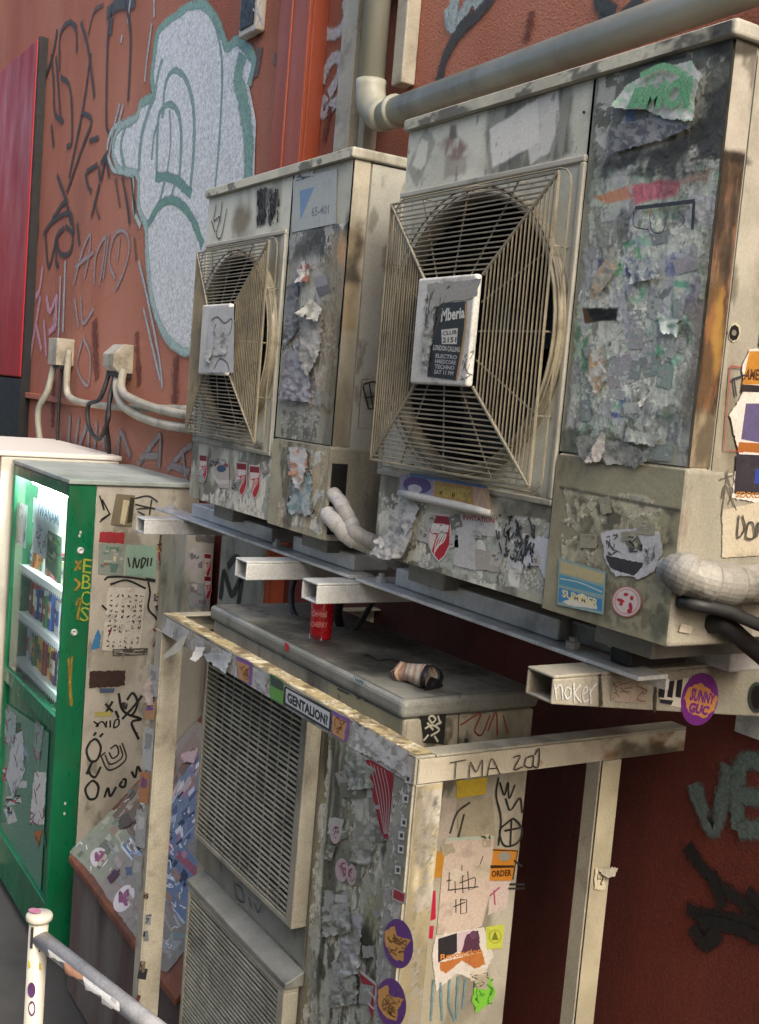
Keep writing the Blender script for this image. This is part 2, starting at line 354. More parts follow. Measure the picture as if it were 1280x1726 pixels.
class Skin:
    """a dense sheet whose colour attribute and relief are worked out per point; ops are placed by photo pixel but live on the surface"""
    def __init__(s, plane, a0, a1, b0, b1, step):
        s.pl = plane; na = int(round((a1-a0)/step))+1; nb = int(round((b1-b0)/step))+1
        A, B = np.meshgrid(np.linspace(a0, a1, na), np.linspace(b0, b1, nb), indexing='ij'); s.na, s.nb = na, nb
        if plane.k == 'Y': P = np.stack([A, np.full_like(A, plane.v), B], -1)
        elif plane.k == 'X': P = np.stack([np.full_like(A, plane.v), A, B], -1)
        else: P = np.stack([A, B, np.full_like(A, plane.v)], -1)
        s.P = P; s.A, s.B = A, B; s.px, s.py = pix(P); s.C = np.zeros(A.shape+(3,)); s.H = np.zeros(A.shape); s.off = _rs.rand()*60
        s.wx = (fbm(A*28+s.off, B*28)-.5); s.wy = (fbm(A*28+s.off+50, B*28+9)-.5)
    def mixc(s, m, col):
        s.C = s.C*(1-m[..., None])+lin(col)*m[..., None]
    def base(s, c1, c2, sc=5, st=1.):
        n = sstep(.35, .65, fbm(s.A*sc+s.off, s.B*sc/st)); s.C = lin(c1)*(1-n[..., None])+lin(c2)*n[..., None]; return s
    def grime(s, col, lo, hi, amt, sc=8, st=1., seed=0, mask=None):
        m = sstep(lo, hi, fbm(s.A*sc+s.off+seed*13.7, s.B*sc/st+seed*3.1, 5))*amt
        if mask is not None: m = m*mask
        s.mixc(m, col); return s
    def mpoly(s, pts, soft=6, warp=10): 
        x = s.px+s.wx*warp*2; y = s.py+s.wy*warp*2; i = inpoly(x, y, pts); d = segdist(x, y, pts, True); return sstep(-soft, soft, np.where(i, d, -d))
    def mell(s, cx, cy, rx, ry, soft=.5, warp=10, rot=0):
        x = s.px+s.wx*warp*2-cx; y = s.py+s.wy*warp*2-cy; c, q = math.cos(R(rot)), math.sin(R(rot)); x, y = c*x+q*y, -q*x+c*y
        return 1-sstep(1-soft, 1+soft*.3, np.hypot(x/rx, y/ry))
    def mline(s, pts, w, soft=3, warp=4):
        return 1-sstep(w-soft, w+soft, segdist(s.px+s.wx*warp*2, s.py+s.wy*warp*2, pts))
    def poly(s, pts, col, a=1., soft=4, warp=8): s.mixc(s.mpoly(pts, soft, warp)*a, col); return s
    def ell(s, cx, cy, rx, ry, col, a=1., soft=.5, warp=10, rot=0, brk=0):
        m = s.mell(cx, cy, rx, ry, soft, warp, rot)*a
        if brk: m = m*sstep(brk-.15, brk+.1, fbm(s.A*40+cx, s.B*40/2+cy, 4))
        s.mixc(m, col); return s
    def line(s, pts, w, col, a=1., soft=2, warp=4): s.mixc(s.mline(pts, w, soft, warp)*a, col); return s
    def torn(s, mask, pal, n=7, sc=14, seed=1, st=1., h=.0006, thr=.5, edge='b9bbb4', cell=16, ink=.5):
        """n torn paper layers; each leaves ragged islands with a pale torn edge"""
        rr = random.Random(seed)
        for k in range(n):
            q = sc*(.6+.9*rr.random()); nz = fbm(s.A*q+seed*31+k*7.7, s.B*q/st+k*11.3, 6); t = thr+rr.uniform(-.06, .06)
            m = (nz > t)*(mask > .5); c = rr.choice(pal); v = cells(s.A*cell+s.wx*2+k*3, s.B*cell*.8+s.wy*2, seed+k)
            cc = np.where((v < .25)[..., None], lin(rr.choice(pal)), lin(c)); cc = cc*(.82+.3*fbm(s.A*60+k*9, s.B*60, 3))[..., None]
            pr = sstep(.56, .6, fbm(s.A*110+k*4, s.B*50+k, 3))*ink*(v > .5)
            cc = cc*(1-.6*pr[..., None]); m3 = m[..., None]
            s.C = np.where(m3, cc, s.C); e = m & (nz < t+.012); s.C = np.where(e[..., None], lin(edge), s.C)
            s.H += m*h*(1+2.2*np.maximum(0, .02-(nz-t))/.02*(v > .4)); 
            dk = (mask > .5) & (nz < t) & (nz > t-.01); s.C = np.where(dk[..., None], s.C*.6, s.C)
        return s
    def build(s, name, mat, parent, hole=None, label=None):
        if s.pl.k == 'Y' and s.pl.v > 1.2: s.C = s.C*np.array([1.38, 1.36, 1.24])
        s.H = s.H*.6
        P = s.P+s.pl.n*s.H[..., None]; na, nb = s.na, s.nb; v = P.reshape(-1, 3)
        I = np.arange(na*nb).reshape(na, nb); q = np.stack([I[:-1, :-1], I[1:, :-1], I[1:, 1:], I[:-1, 1:]], -1)
        if s.pl.k != 'Y' : pass
        if hole is not None:
            Ac = (s.A[:-1, :-1]+s.A[1:, 1:])/2; Bc = (s.B[:-1, :-1]+s.B[1:, 1:])/2; q = q[~hole(Ac, Bc)]
        q = q.reshape(-1, 4); org = parent.loc; me = bpy.data.meshes.new(name); me.from_pydata([], [], [])
        me.vertices.add(len(v)); me.vertices.foreach_set('co', (v-org).ravel()); me.loops.add(q.size); me.polygons.add(len(q))
        me.loops.foreach_set('vertex_index', q.ravel().astype(np.int32)); me.polygons.foreach_set('loop_start', np.arange(0, q.size, 4, dtype=np.int32)); me.polygons.foreach_set('loop_total', np.full(len(q), 4, np.int32))
        me.update(calc_edges=True); ca = me.color_attributes.new('Col', 'FLOAT_COLOR', 'POINT')
        ca.data.foreach_set('color', np.concatenate([np.clip(s.C, 0, 1).reshape(-1, 3), np.ones((len(v), 1))], 1).ravel())
        me.polygons.foreach_set('use_smooth', [True]*len(q)); me.materials.append(M[mat]); me.validate()
        o = bpy.data.objects.new(name, me); COL.objects.link(o); o.parent = parent.o; o['_org'] = [float(t) for t in org]
        if label: o['label'] = label
        return o
def Z(z): return z+EYE        # heights measured from the eye

class Cyl:
    """cylinder surface used as a plane for decals"""
    def __init__(s, c, axis, r): s.c = np.array(c, float); s.a = np.array(axis, float); s.a /= np.linalg.norm(s.a); s.r = r; s.lift = .0004; s.n = np.array([.8, -.55, .2])
    def at(s, x, y, off=0):
        o = np.array([0, 0, EYE])-s.c; d = ray(x, y); d = d/np.linalg.norm(d); op = o-s.a*np.dot(o, s.a); dp = d-s.a*np.dot(d, s.a)
        A = dp@dp; B = 2*op@dp; C = op@op-s.r**2; D = B*B-4*A*C; t = (-B-math.sqrt(max(0, D)))/(2*A); p = o+d*t; q = p-s.a*np.dot(p, s.a); 
        return s.c+p+q/np.linalg.norm(q)*off
def crumple(plane, pts, col, amp, name, parent, seed=0, base=.003, step=5, folds=26., mat='paper', c2=None, jag=3, label=None):
    """a torn sheet standing off the surface in creases; rises away from its fixed side (the first edge)"""
    step = 2.0; folds *= 1.5; amp *= .75; jag *= 1.3
    pts = np.array(pts, float); lo = pts.min(0); hi = pts.max(0); nx = int((hi[0]-lo[0])/step)+2; ny = int((hi[1]-lo[1])/step)+2
    gx, gy = np.meshgrid(np.linspace(lo[0], hi[0], nx), np.linspace(lo[1], hi[1], ny), indexing='ij')
    wob = jag*(fbm(gx/6+seed, gy/6, 3)-.5)*2; m = inpoly(gx+wob, gy-wob, [tuple(p) for p in pts])
    e0, e1 = pts[0], pts[1]; dist = segdist(gx, gy, [tuple(e0), tuple(e1)]); dist = dist/(dist.max()+1e-6)
    rid = np.abs(fbm(gx/folds+seed*3, gy/folds*.7+seed, 4)-.5)*2; rid2 = np.abs(fbm(gx/folds*.5+seed*5, gy/folds*1.4, 3)-.5)*2
    H = base+amp*(.05+.95*dist**1.3)*(1-rid**.9)+amp*.10*(1-rid2)
    tint = fbm(gx/9+seed, gy/9, 4); a = lin(col); b = lin(c2 or col); vs = []; cs = []; idx = -np.ones(gx.shape, int)
    for i in range(nx):
        for j in range(ny):
            idx[i, j] = len(vs); vs.append(plane.at(gx[i, j], gy[i, j], H[i, j])); t = float(sstep(.5, .6, tint[i, j])); cs.append(np.append(a*(1-t)+b*t, 1))
    fs = [(idx[i, j], idx[i+1, j], idx[i+1, j+1], idx[i, j+1]) for i in range(nx-1) for j in range(ny-1) if m[i, j] and m[i+1, j+1] and (m[i+1, j] or m[i, j+1])]
    mb = MB(); mb.add(vs, fs, cs); used = sorted({k for f in fs for k in f}); mp = {k: n for n, k in enumerate(used)}
    mb.v = [mb.v[k] for k in used]; mb.c = [mb.c[k] for k in used]; mb.f = [tuple(mp[k] for k in f) for f in mb.f]
    return mb.build(name, mat, parent, label, smooth=True) if mb.v else None
#==================================================================== SETTING
WY = 1.85
g = MB().box(-30, 12, -25, 25, -.3, 0); g.build('ground', 'ground', kind='structure')
wall = Thing('building_wall', 'long rough rust red rendered wall covered in spray graffiti', 'wall', (-4, WY, 0))
MB().box(-9.6, 4, WY, WY+.3, 0, 7.5).build('render_surface', 'wall', wall)
MB().box(-9.5, 3.95, WY-.006, WY-.0005, .001, Z(-.47)).build('dark_lower_band', 'lower_band', wall, label='dark maroon lower part of the wall')  # deeper red-brown band across the wall below the ledge
MB().box(-7.4, 3.9, WY-.03, WY-.001, Z(-.165), Z(-.13)).build('ledge', 'wall', wall, bevel=.004)
# unseen building behind the camera, placed and sized to block low sky light
op = Thing('light_blocking_building', 'unseen grey concrete building across the alley, shaped to hold back low sky light', 'building', (4, -3.8, 0))
MB().box(-3.5, 14, -4.8, -3.8, 0, 6.3).build('wall', 'concrete', op)
PW = Plane('Y', WY); PW.lift = .004
#-------------------------------------------------- wall fittings
pl = MB(); pl.box(-3.85, -3.58, WY-.06, WY, Z(-2.4), Z(2.6)); pl.box(-3.715, -3.585, WY-.075, WY-.058, Z(-2.4), Z(2.6)); pl.box(-3.72, -3.71, WY-.08, WY-.05, Z(-2.4), Z(2.6))
pl.build('pilaster', 'pilaster', label='orange red painted upright ribbed strip standing proud of the graffiti wall', cat='pilaster', bevel=.004)
t = Thing('cable_trunking', 'cream square cable trunking running up the wall, left of the round drainpipe', 'trunking', (-3.25, 1.8, Z(.3)))
MB().box(-3.33, -3.235, 1.77, WY, Z(.3), Z(2.5)).build('cover', 'cond', t, bevel=.004)
MB().box(-3.225, -3.19, 1.80, WY, Z(.3), Z(2.5)).build('base_channel', 'pvc', t, bevel=.003)
t = Thing('drainpipe', 'grey cream drainpipe coming down the wall and turning right above the big units', 'pipe', (-3.1, 1.78, Z(.86)))
def arc(c, r, a0, a1, n, f): return [f(c, r, R(a0+(a1-a0)*k/n)) for k in range(n+1)]
zc = Z(.855); py = 1.775; rp = .041
pts = [(-3.12, py, Z(2.6)), (-3.12, py, zc+.12)]+[(-3.02-.10*math.cos(R(q)), py, zc+.10-.10*math.sin(R(q))) for q in range(0, 91, 15)]
MB().tube(pts[:2], rp, 20).build('downpipe', 'pvc', t, smooth=True)
MB().tube(pts[1:], rp*1.16, 20).build('elbow', 'pvc', t, smooth=True)
MB().tube([(-3.02, py, zc), (.6, py, zc+.05)], rp, 20).build('cross_pipe', 'pvc', t, smooth=True)
MB().tube([(-2.97, py, zc+.0005), (-2.955, py, zc+.001)], rp*1.22, 20).build('collar', 'pvc', t, smooth=True)
for k in (1.25, 2.2): MB().box(-3.18, -3.06, py-.052, WY, Z(k), Z(k)+.03).build('pipe_clip', 'galv', t, bevel=.004)
MB().box(-3.045, -2.985, 1.80, WY-.001, Z(.95), Z(2.6)).build('flat_conduit', 'cond', label='narrow cream flat conduit rising on the wall right beside the drainpipe', cat='conduit', bevel=.005)
# framed plate at the top
t = Thing('wall_plaque', 'small grey framed plate on the wall beside the orange strip', 'plaque', (-4.06, WY-.03, Z(1.36)))
MB().box(-4.26, -4.10, WY-.04, WY, Z(1.36), Z(1.95)).build('frame', 'white', t, bevel=.006)
MB().box(-4.24, -4.12, WY-.046, WY-.038, Z(1.385), Z(1.92)).build('panel', 'fin', t)
d = Dec(Plane('Y', WY-.047)); 
for q in ([(430, 5), (438, 30), (428, 52)], [(440, 2), (436, 22), (444, 44)], [(427, 15), (443, 34)]): d.line(q, 2, 'b8bcc0')
d.build('scratches', t, 'ink')
# red sign box, far left
t = Thing('red_sign_box', 'big plain red sign box fixed to the wall at the far left', 'sign', (-7.6, 1.6, Z(0)))
MB().box(-8.9, -7.33, 1.79, WY, Z(-.04), Z(2.03)).build('box', 'redpanel', t, bevel=.01)
MB().box(-7.325, -7.285, 1.80, WY, Z(-.05), Z(2.04)).build('dark_gap_strip', 'dark', t)  # black strip put in for the shaded gap beside the sign
MB().box(-9.4, -7.28, 1.79, WY-.002, 0.001, Z(-.05)).build('dark_doorway', 'dark', label='black doorway opening below the red sign box', cat='doorway')
# wall boxes with conduits
def wallbox(cx, z0, z1, w, label, slope):
    t = Thing('junction_box', label, 'junction box', (cx, WY, Z(z0)), 'cable boxes on the red wall')
    y0 = WY-.10
    MB().prism([(WY, Z(z1)), (y0+.05*slope, Z(z1)), (y0, Z(z1)-.05), (y0, Z(z0)+.03), (y0+.03*slope, Z(z0)), (WY, Z(z0))], 'x', cx-w/2, cx+w/2).build('cover', 'cond', t, bevel=.004)
    MB().box(cx-w/2+.01, cx+w/2-.01, y0+.02, WY-.002, Z(z0)-.02, Z(z0)+.005).build('base', 'rubber', t)
    return t
wallbox(-6.45, .05, .20, .17, 'squarer cream junction box, left one of the two on the red wall', 0)
wallbox(-5.45, .03, .17, .17, 'cream junction box with slanted top, right one of the two on the red wall', 1)
def tubeobj(name, label, cat, pts, r, mat, seg=8, group=None, n=6):
    return MB().tube(crom(pts, n), r, seg).build(name, mat, label=label, cat=cat, smooth=True, group=group)
G = 'cables under the cream boxes'
tubeobj('conduit', 'cream conduit running down from the left junction box and along the wall', 'conduit', [(-6.3, 1.8, Z(.14)), (-6.3, 1.8, Z(-.06)), (-6.2, 1.8, Z(-.125)), (-5.8, 1.79, Z(-.14)), (-5.2, 1.79, Z(-.13)), (-4.4, 1.79, Z(-.1)), (-3.4, 1.79, Z(-.09))], .019, 'cond')
tubeobj('conduit', 'lower cream conduit of the pair leaving the right junction box', 'conduit', [(-5.42, 1.80, Z(.05)), (-5.38, 1.78, Z(-.05)), (-5.2, 1.76, Z(-.125)), (-4.8, 1.75, Z(-.17)), (-4.3, 1.75, Z(-.175)), (-3.4, 1.75, Z(-.14))], .02, 'cond')
tubeobj('conduit', 'upper cream conduit of the pair leaving the right junction box', 'conduit', [(-5.36, 1.80, Z(.04)), (-5.28, 1.77, Z(-.04)), (-5.1, 1.75, Z(-.08)), (-4.7, 1.75, Z(-.115)), (-4.2, 1.75, Z(-.12)), (-3.4, 1.75, Z(-.09))], .02, 'cond')
tubeobj('cable', 'grey cable bending down from the left junction box', 'cable', [(-6.5, 1.78, Z(.06)), (-6.5, 1.75, Z(-.1)), (-6.6, 1.73, Z(-.22)), (-6.6, 1.75, Z(-.4)), (-6.5, 1.78, Z(-.7))], .018, 'pvc')
tubeobj('cable', 'thin black cable dropping behind the grey one at the left junction box', 'cable', [(-6.42, 1.8, Z(.06)), (-6.4, 1.79, Z(-.2)), (-6.38, 1.79, Z(-.8))], .009, 'rubber')
tubeobj('cable', 'black cable looping below the right junction box', 'cable', [(-5.5, 1.78, Z(.04)), (-5.5, 1.74, Z(-.1)), (-5.62, 1.72, Z(-.14)), (-5.6, 1.72, Z(-.24)), (-5.46, 1.73, Z(-.3)), (-5.36, 1.74, Z(-.2)), (-5.42, 1.76, Z(-.1)), (-5.44, 1.79, Z(.04))], .011, 'rubber')
tubeobj('cable', 'black cable dropping straight down from the right junction box', 'cable', [(-5.46, 1.8, Z(.04)), (-5.47, 1.77, Z(-.2)), (-5.46, 1.79, Z(-.4)), (-5.46, 1.8, Z(-.9))], .011, 'rubber')
#==================================================================== AIR CONDITIONERS ON THE WALL
def make_unit(name, label, X0, X1, z0, z1, guard, plate, ringc, split, coverx, coverz, skinfn, step):
    YF, YB = 1.30, 1.65
    t = Thing(name, label, 'air conditioner', ((X0+X1)/2, (YF+YB)/2, Z(z0)))
    b = MB(); th = .012
    b.box(X0, X0+th, YF+.004, YB, Z(z0), Z(z1)-.012); b.box(X0+th, X1-th, YB-th, YB, Z(z0), Z(z1)-.012)
    b.box(X0+th, X1-th, YF+.004, YB-th, Z(z0), Z(z0)+th); b.box(split-.004, split+.004, YF+.01, YB-th, Z(z0)+th, Z(z1)-.03)
    b.box(X0+th, split-.004, YB-.08, YB-th-.001, Z(z0)+th, Z(z1)-.03)
    b.build('casing', 'creamold', t)
    MB().box(X0-.008, X1+.010, YF-.012, YB+.006, Z(z1)-.026, Z(z1)+.0).build('lid', 'cream', t, bevel=.006)
    f = MB(); f.box(X0+th+.002, split-.006, YB-.10, YB-.082, Z(z0)+.03, Z(z1)-.04); f.build('coil', 'fin', t)
    # corner post wraps the front right edge
    cx, cz, r0, r1 = ringc
    # fan behind the bell mouth
    fan = MB(); fan.lathe((cx, YF+.11, Z(cz)), (0, -1, 0), [(0, .05), (.05, .045), (.062, .03), (.065, -.04), (0, -.04)], 24)
    for k in range(3):
        a0 = R(k*120+20); vs = []
        for i in range(7):
            for j in range(7):
                rr = .06+(r1-.02-.06)*i/6; q = a0+(j/6-.5)*R(75)*(1-.15*i/6)+.25*i/6; vs.append((cx+rr*math.cos(q), YF+.10+(j/6-.5)*.07, Z(cz)+rr*math.sin(q)))
        fan.add(vs, [(i*7+j, i*7+j+1, (i+1)*7+j+1, (i+1)*7+j) for i in range(6) for j in range(6)])
    fan.build('fan', 'fin', t, smooth=True)
    ring = MB().lathe((cx, YF, Z(cz)), (0, -1, 0), [(r1+.003, -.004), (r1, .01), (r1+.004, .024), (r1+.010, .028), (r0-.003, .026), (r0, .020), (r0+.001, -.004)], 72).build('fan_ring', 'wire', t, smooth=True)
    MB().lathe((cx, YF, Z(cz)), (0, -1, 0), [(r1+.004, -.14), (r1+.003, -.006)], 48).build('dark_liner', 'dark', ring, smooth=True)  # black liner added so the inside of the fan opening stays in shade
    MB().box(cx-r1-.0, cx+r1+.0, YF+.205, YF+.21, Z(cz-r1), Z(cz+r1)).build('dark_backing', 'dark', t)  # flat black sheet standing in for the shade behind the fan
    # wire guard
    K1 = 1.262/1.25; gx0, gx1, ga, gb = [q*K1 for q in guard]; px0, px1, pz0, pz1 = [q*K1 for q in plate]; yg = YF-.038; w = .0019
    g = MB()
    def at(side, s):   # point at fraction s from the outer edge to the plate on the four diagonals
        X = {'L': gx0+(px0-gx0)*s, 'R': gx1+(px1-gx1)*s}; Zt = gb+(pz1-gb)*s; Zb = ga+(pz0-ga)*s
        return X['L'], X['R'], Zb, Zt, yg-.006*s
    for s in range(1):
        pass
    n = 17
    for k in range(n):
        s = k/n; xl, xr, zb, zt, y = at(0, s)
        ww = w*(1.5 if k == 0 else 1)
        jit = lambda: rnd.uniform(-.0012, .0012)
        g.tube([(xl, y+jit(), Z(zt)+jit()), ((xl+xr)/2, y, Z(zt)+jit()), (xr, y, Z(zt)+jit())], ww, 5)
        g.tube([(xl, y, Z(zb)+jit()), ((xl+xr)/2, y, Z(zb)+jit()*1.5), (xr, y, Z(zb)+jit())], ww, 5)
        g.tube([(xl+jit(), y, Z(zb)), (xl+jit(), y, Z((zb+zt)/2)), (xl+jit(), y, Z(zt))], ww, 5)
        g.tube([(xr+jit(), y, Z(zb)), (xr+jit(), y, Z((zb+zt)/2)), (xr, y, Z(zt))], ww, 5)
    bars = g; g = MB()
    for (ax, az, bx, bz) in ((gx0, ga, px0, pz0), (gx1, ga, px1, pz0), (gx0, gb, px0, pz1), (gx1, gb, px1, pz1)):
        g.tube([(ax, yg, Z(az)), (bx, yg-.006, Z(bz))], w*2, 6)
    mx = (px0+px1)/2; mz = (pz0+pz1)/2; hx = (gx1-gx0)/2
    for f in (-.32, 0, .32):   # struts fanning out behind the bars
        for (z_o, z_i) in ((gb, pz1), (ga, pz0)):
            g.tube([((px0+px1)/2+f*(px1-px0)*.9, yg-.004, Z(z_i)), ((gx0+gx1)/2+f*(gx1-gx0)*.9, yg+.004, Z(z_o)), ((gx0+gx1)/2+f*(gx1-gx0)*.9, YF, Z(z_o+(.0 if z_o > z_i else 0)))], w, 5)
        for (x_o, x_i) in ((gx0, px0), (gx1, px1)):
            g.tube([(x_i, yg-.004, Z(mz+f*(pz1-pz0)*.8)), (x_o, yg+.004, Z((ga+gb)/2+f*(gb-ga)*.85)), (x_o, YF, Z((ga+gb)/2+f*(gb-ga)*.85))], w, 5)
    # returns of the basket: rounded loops between bars and casing
    for k in (1, 2, 3):   # round wires bound to the bell mouth
        y = YF-.012*k; g.tube([(cx+(r0+.002*k-.002)*math.cos(R(q)), y, Z(cz)+(r0+.002*k-.002)*math.sin(R(q))) for q in range(0, 360, 8)], w, 5, closed=True)
    for k in (2,):
        y = yg+(YF-yg)*k/4; e = .006*k; rr = .03; x0_, x1_, a_, b_ = gx0-e, gx1+e, ga-e, gb+e; P = []
        for (ox, oz, q0) in ((x1_-rr, b_-rr, 0), (x0_+rr, b_-rr, 90), (x0_+rr, a_+rr, 180), (x1_-rr, a_+rr, 270)):
            for q in (0, 30, 60, 90): P.append((ox+rr*math.cos(R(q0+q)), y, Z(oz)+rr*math.sin(R(q0+q))))
        g.tube(P, w, 5, closed=True)
    gf = g.build('guard_frame', 'wire', t); bars.build('guard_bars', 'wire', gf)
    MB().box(px0, px1, yg-.022, yg-.006, Z(pz0), Z(pz1)).build('centre_plate', 'plate', t, bevel=.005)
    # pressed square frame round the opening
    fr = MB(); e = .012; ax, bx, az, bz = gx0-.022, gx1+.026, ga-.02, gb+.02
    for q in ((ax, bx, bz, bz+e), (ax, bx, az-e, az), (ax, ax+e, az, bz), (bx-e, bx, az, bz)): fr.box(q[0], q[1], YF-.007, YF+.002, Z(q[2]), Z(q[3]))
    fr.build('pressed_frame', 'cream', t, bevel=.003)
    # feet
    for fx in (X0+.12, X1-.16): MB().box(fx-.07, fx+.07, YF+.06, YB-.02, Z(z0)-.05, Z(z0)-.001).build('foot', 'greymetal', t, bevel=.004)
    # service cover low on the right
    MB().box(coverx, X1+.003, YF-.005, YB-.16, Z(z0)-.006, Z(coverz)).build('service_cover', 'creamold', t, bevel=.008)
    return t
rnd = random.Random(3)
UL = make_unit('air_conditioner', 'nearer hanging outdoor unit covered in torn posters, black sticker on its fan plate', -2.105, -1.22, -.335, .598,
   (-2.07, -1.533, -.125, .410), (-1.91, -1.715, .040, .247), (-1.80, .143, .272, .253), -1.52, -1.52, -.062, None, 0)
US = make_unit('air_conditioner', 'farther hanging outdoor unit with peeling white fan plate and red shield stickers', -3.19, -2.335, -.335, .575,
   (-3.13, -2.655, -.133, .380), (-3.013, -2.826, .033, .226), (-2.90, .125, .245, .228), -2.64, -2.64, -.115, None, 0)
# side sheets, butted behind the front skins
for U, X1, z1 in ((UL, -1.22, .598), (US, -2.335, .575)):
    MB().box(X1-.012, X1, 1.304, 1.345, Z(-.333), Z(z1)-.027).build('corner_post', 'cond', U, bevel=.006)
    MB().box(X1-.012, X1-.001, 1.348, 1.649, Z(-.333), Z(z1)-.027).build('side_panel', 'cream', U, bevel=.003)
#-------------------------------------------------- skins of the two hanging units
PF = Plane('Y', 1.2985); PF.lift = .0015
PC = Plane('Y', 1.2942); PC.lift = .0025
PXL = Plane('X', -1.2185); PXS = Plane('X', -2.3335)
def hole(c, r): return lambda A, B: (A-c[0])**2+(B-Z(c[1]))**2 < r*r
GP = ['8f938d', '9aa09b', '7f837d', 'a3a6a0', '6d706a', 'b3b5ae', '8b9192']
BG = ['9fa9a6', 'a6b0ae', '919d9a', 'aeb5b1', '879490', 'a2a8af', '959ba2', '86a395', '9aaba3', '858b93']
s = Skin(PF, -2.103, -1.524, Z(-.333), Z(.571), .0035)
s.base('c3c6bf', 'afb2aa', 6)
s.poly([(820, 178), (965, 128), (962, 262), (823, 300)], '6f716a', .75, 5, 6)
s.grime('484840', .5, .62, .65, 60, 8, 1, s.mpoly([(820, 178), (965, 128), (962, 262), (823, 300)], 6, 8))
s.poly([(826, 218), (908, 165), (912, 240), (830, 282)], 'c9cbcb', .95, 2, 3); s.poly([(908, 165), (944, 152), (940, 215), (926, 256), (893, 276), (890, 250), (912, 240)], 'bfc1c1', .9, 2, 3)
s.poly([(718, 213), (736, 240), (704, 318), (686, 285)], '84867e', .8, 2, 3); s.poly([(712, 235), (722, 240), (718, 275), (708, 288), (696, 280), (702, 250)], 'c6c8c2', .9, 2, 3)
s.ell(766, 250, 23, 25, '6b4a40', .8, .4, 8, 0, .35); s.poly([(752, 262), (790, 262), (786, 288), (748, 303)], '75695c', .55, 3, 5); s.poly([(760, 212), (770, 212), (772, 232), (758, 235)], '55493f', .8, 2, 3)
s.line([(700, 195), (1000, 118)], 4, '5a5b52', .5, 4); s.line([(1005, 130), (945, 800)], 6, '85877d', .5, 6, 5)
s.grime('77735f', .5, .7, .5, 9, 5, 3, s.mpoly([(930, 280), (985, 280), (940, 830), (880, 830)], 10, 6))
bot = s.mpoly([(630, 790), (960, 830), (960, 1050), (620, 950)], 12, 12)
s.grime('86867a', .35, .6, .8, 12, 2, 5, bot); s.grime('45443a', .5, .66, .75, 16, 2.5, 7, bot)
s.ell(665, 815, 30, 30, '55534a', .6, .6, 14, 0, .4); s.poly([(840, 845), (950, 862), (945, 910), (850, 905)], '5d5c52', .8, 8, 14)
s.grime('3a3930', .45, .6, .7, 40, 4, 2, s.mpoly([(650, 930), (950, 1040), (950, 1060), (640, 960)], 14, 8))
s.torn(s.mpoly([(770, 870), (945, 880), (930, 1010), (700, 950)], 5, 14), GP+['c3c5c2', '9ea3a6'], 5, 26, 31, 1.3, .0003, .53)
s.torn(s.mpoly([(640, 830), (720, 850), (715, 950), (640, 930)], 4, 12), GP+['c5c5be'], 4, 30, 12, 1.3, .0003, .52)
s.grime('5c5a4c', .6, .78, .4, 5, 3, 9); s.grime('2f2e28', .68, .74, .5, 70, 2, 4)
s.build('front_panel', 'panel', UL, hole((-1.80, .143), .262))

s = Skin(PF, -1.518, -1.2215, Z(-.060), Z(.571), .0022)
s.base('8d918b', '787c76', 9, 1)
s.torn(s.mpoly([(1010, 120), (1240, 60), (1230, 290), (1000, 300)], 4, 10), ['8b8f8c', '9da19f', '737871', '63675f', 'a6aaa7', '868a92'], 6, 13, 5, .8, .0005, .52, 'a9aba6', 20, .4)
s.torn(s.mpoly([(1000, 290), (1225, 270), (1170, 840), (945, 820)], 4, 14), BG, 8, 13, 21, 1.3, .0004, .5, 'b0b7b3', 22, .5)
s.torn(s.mpoly([(1010, 380), (1180, 380), (1150, 700), (970, 700)], 12, 30), ['a3b0ab', '9fb0ac', 'b0bab6', '8fa79b', '93a8a0', 'b3bab7', 'a3aab2'], 6, 22, 44, 1.2, .0003, .56, 'bcc3be', 46, .45)
for x, y, a, b, c in ((1085, 430, 10, 22, '3f8a5e'), (1105, 385, 14, 12, '4a8f66'), (1140, 520, 8, 30, '3c7d58'), (1070, 460, 10, 20, '3f4a86'), (1053, 560, 7, 28, '44508a'), (990, 600, 10, 40, '4b7a60'), (1100, 600, 30, 10, '5a967c'), (1150, 480, 14, 10, '5c9a86'), (1170, 500, 10, 30, '6d6a8a'), (1040, 700, 14, 8, '45558c'), (1088, 500, 10, 8, '1e2434'), (1020, 578, 8, 9, '1f2a33'), (980, 560, 8, 14, '3f6a52'), (975, 790, 16, 14, '8fb0c8')):
    s.ell(x, y, a, b, c, .9, .4, 14, 0, .5)
rz = random.Random(12)
for _ in range(46): s.ell(rz.uniform(1000, 1165), rz.uniform(350, 760), rz.uniform(4, 14), rz.uniform(5, 22), rz.choice(['3f8a5e', '4a9570', '6fae90', '4a5a90', 'cfd6d2', 'd6dcd8', '2f3a40', 'b49a7c', '7fb09a']), rz.uniform(.5, .85), .4, 16, rz.uniform(-40, 40), .45)
s.grime('2c302e', .6, .64, .55, 30, 1.3, 33, s.mpoly([(1000, 350), (1190, 350), (1150, 760), (970, 760)], 14, 20))
s.poly([(1000, 330), (1062, 313), (1066, 335), (1025, 342)], 'b0683c', .75, 3, 6); s.poly([(1066, 313), (1148, 300), (1140, 328), (1070, 344)], 'ae4a62', .8, 3, 6); s.poly([(1150, 300), (1200, 285), (1195, 305), (1150, 312)], 'a97d5e', .55, 5, 8)
bl = s.mpoly([(1100, 60), (1245, 40), (1240, 260), (1180, 290), (1040, 310), (1000, 280), (1180, 200), (1190, 130)], 18, 22)
s.grime('23231f', .42, .6, .9, 20, 1.4, 2, bl); s.ell(1225, 75, 45, 32, '24241f', .95, .5, 16); s.line([(1020, 290), (1090, 262), (1180, 240), (1210, 200)], 9, '2b2b27', .85, 7, 14)
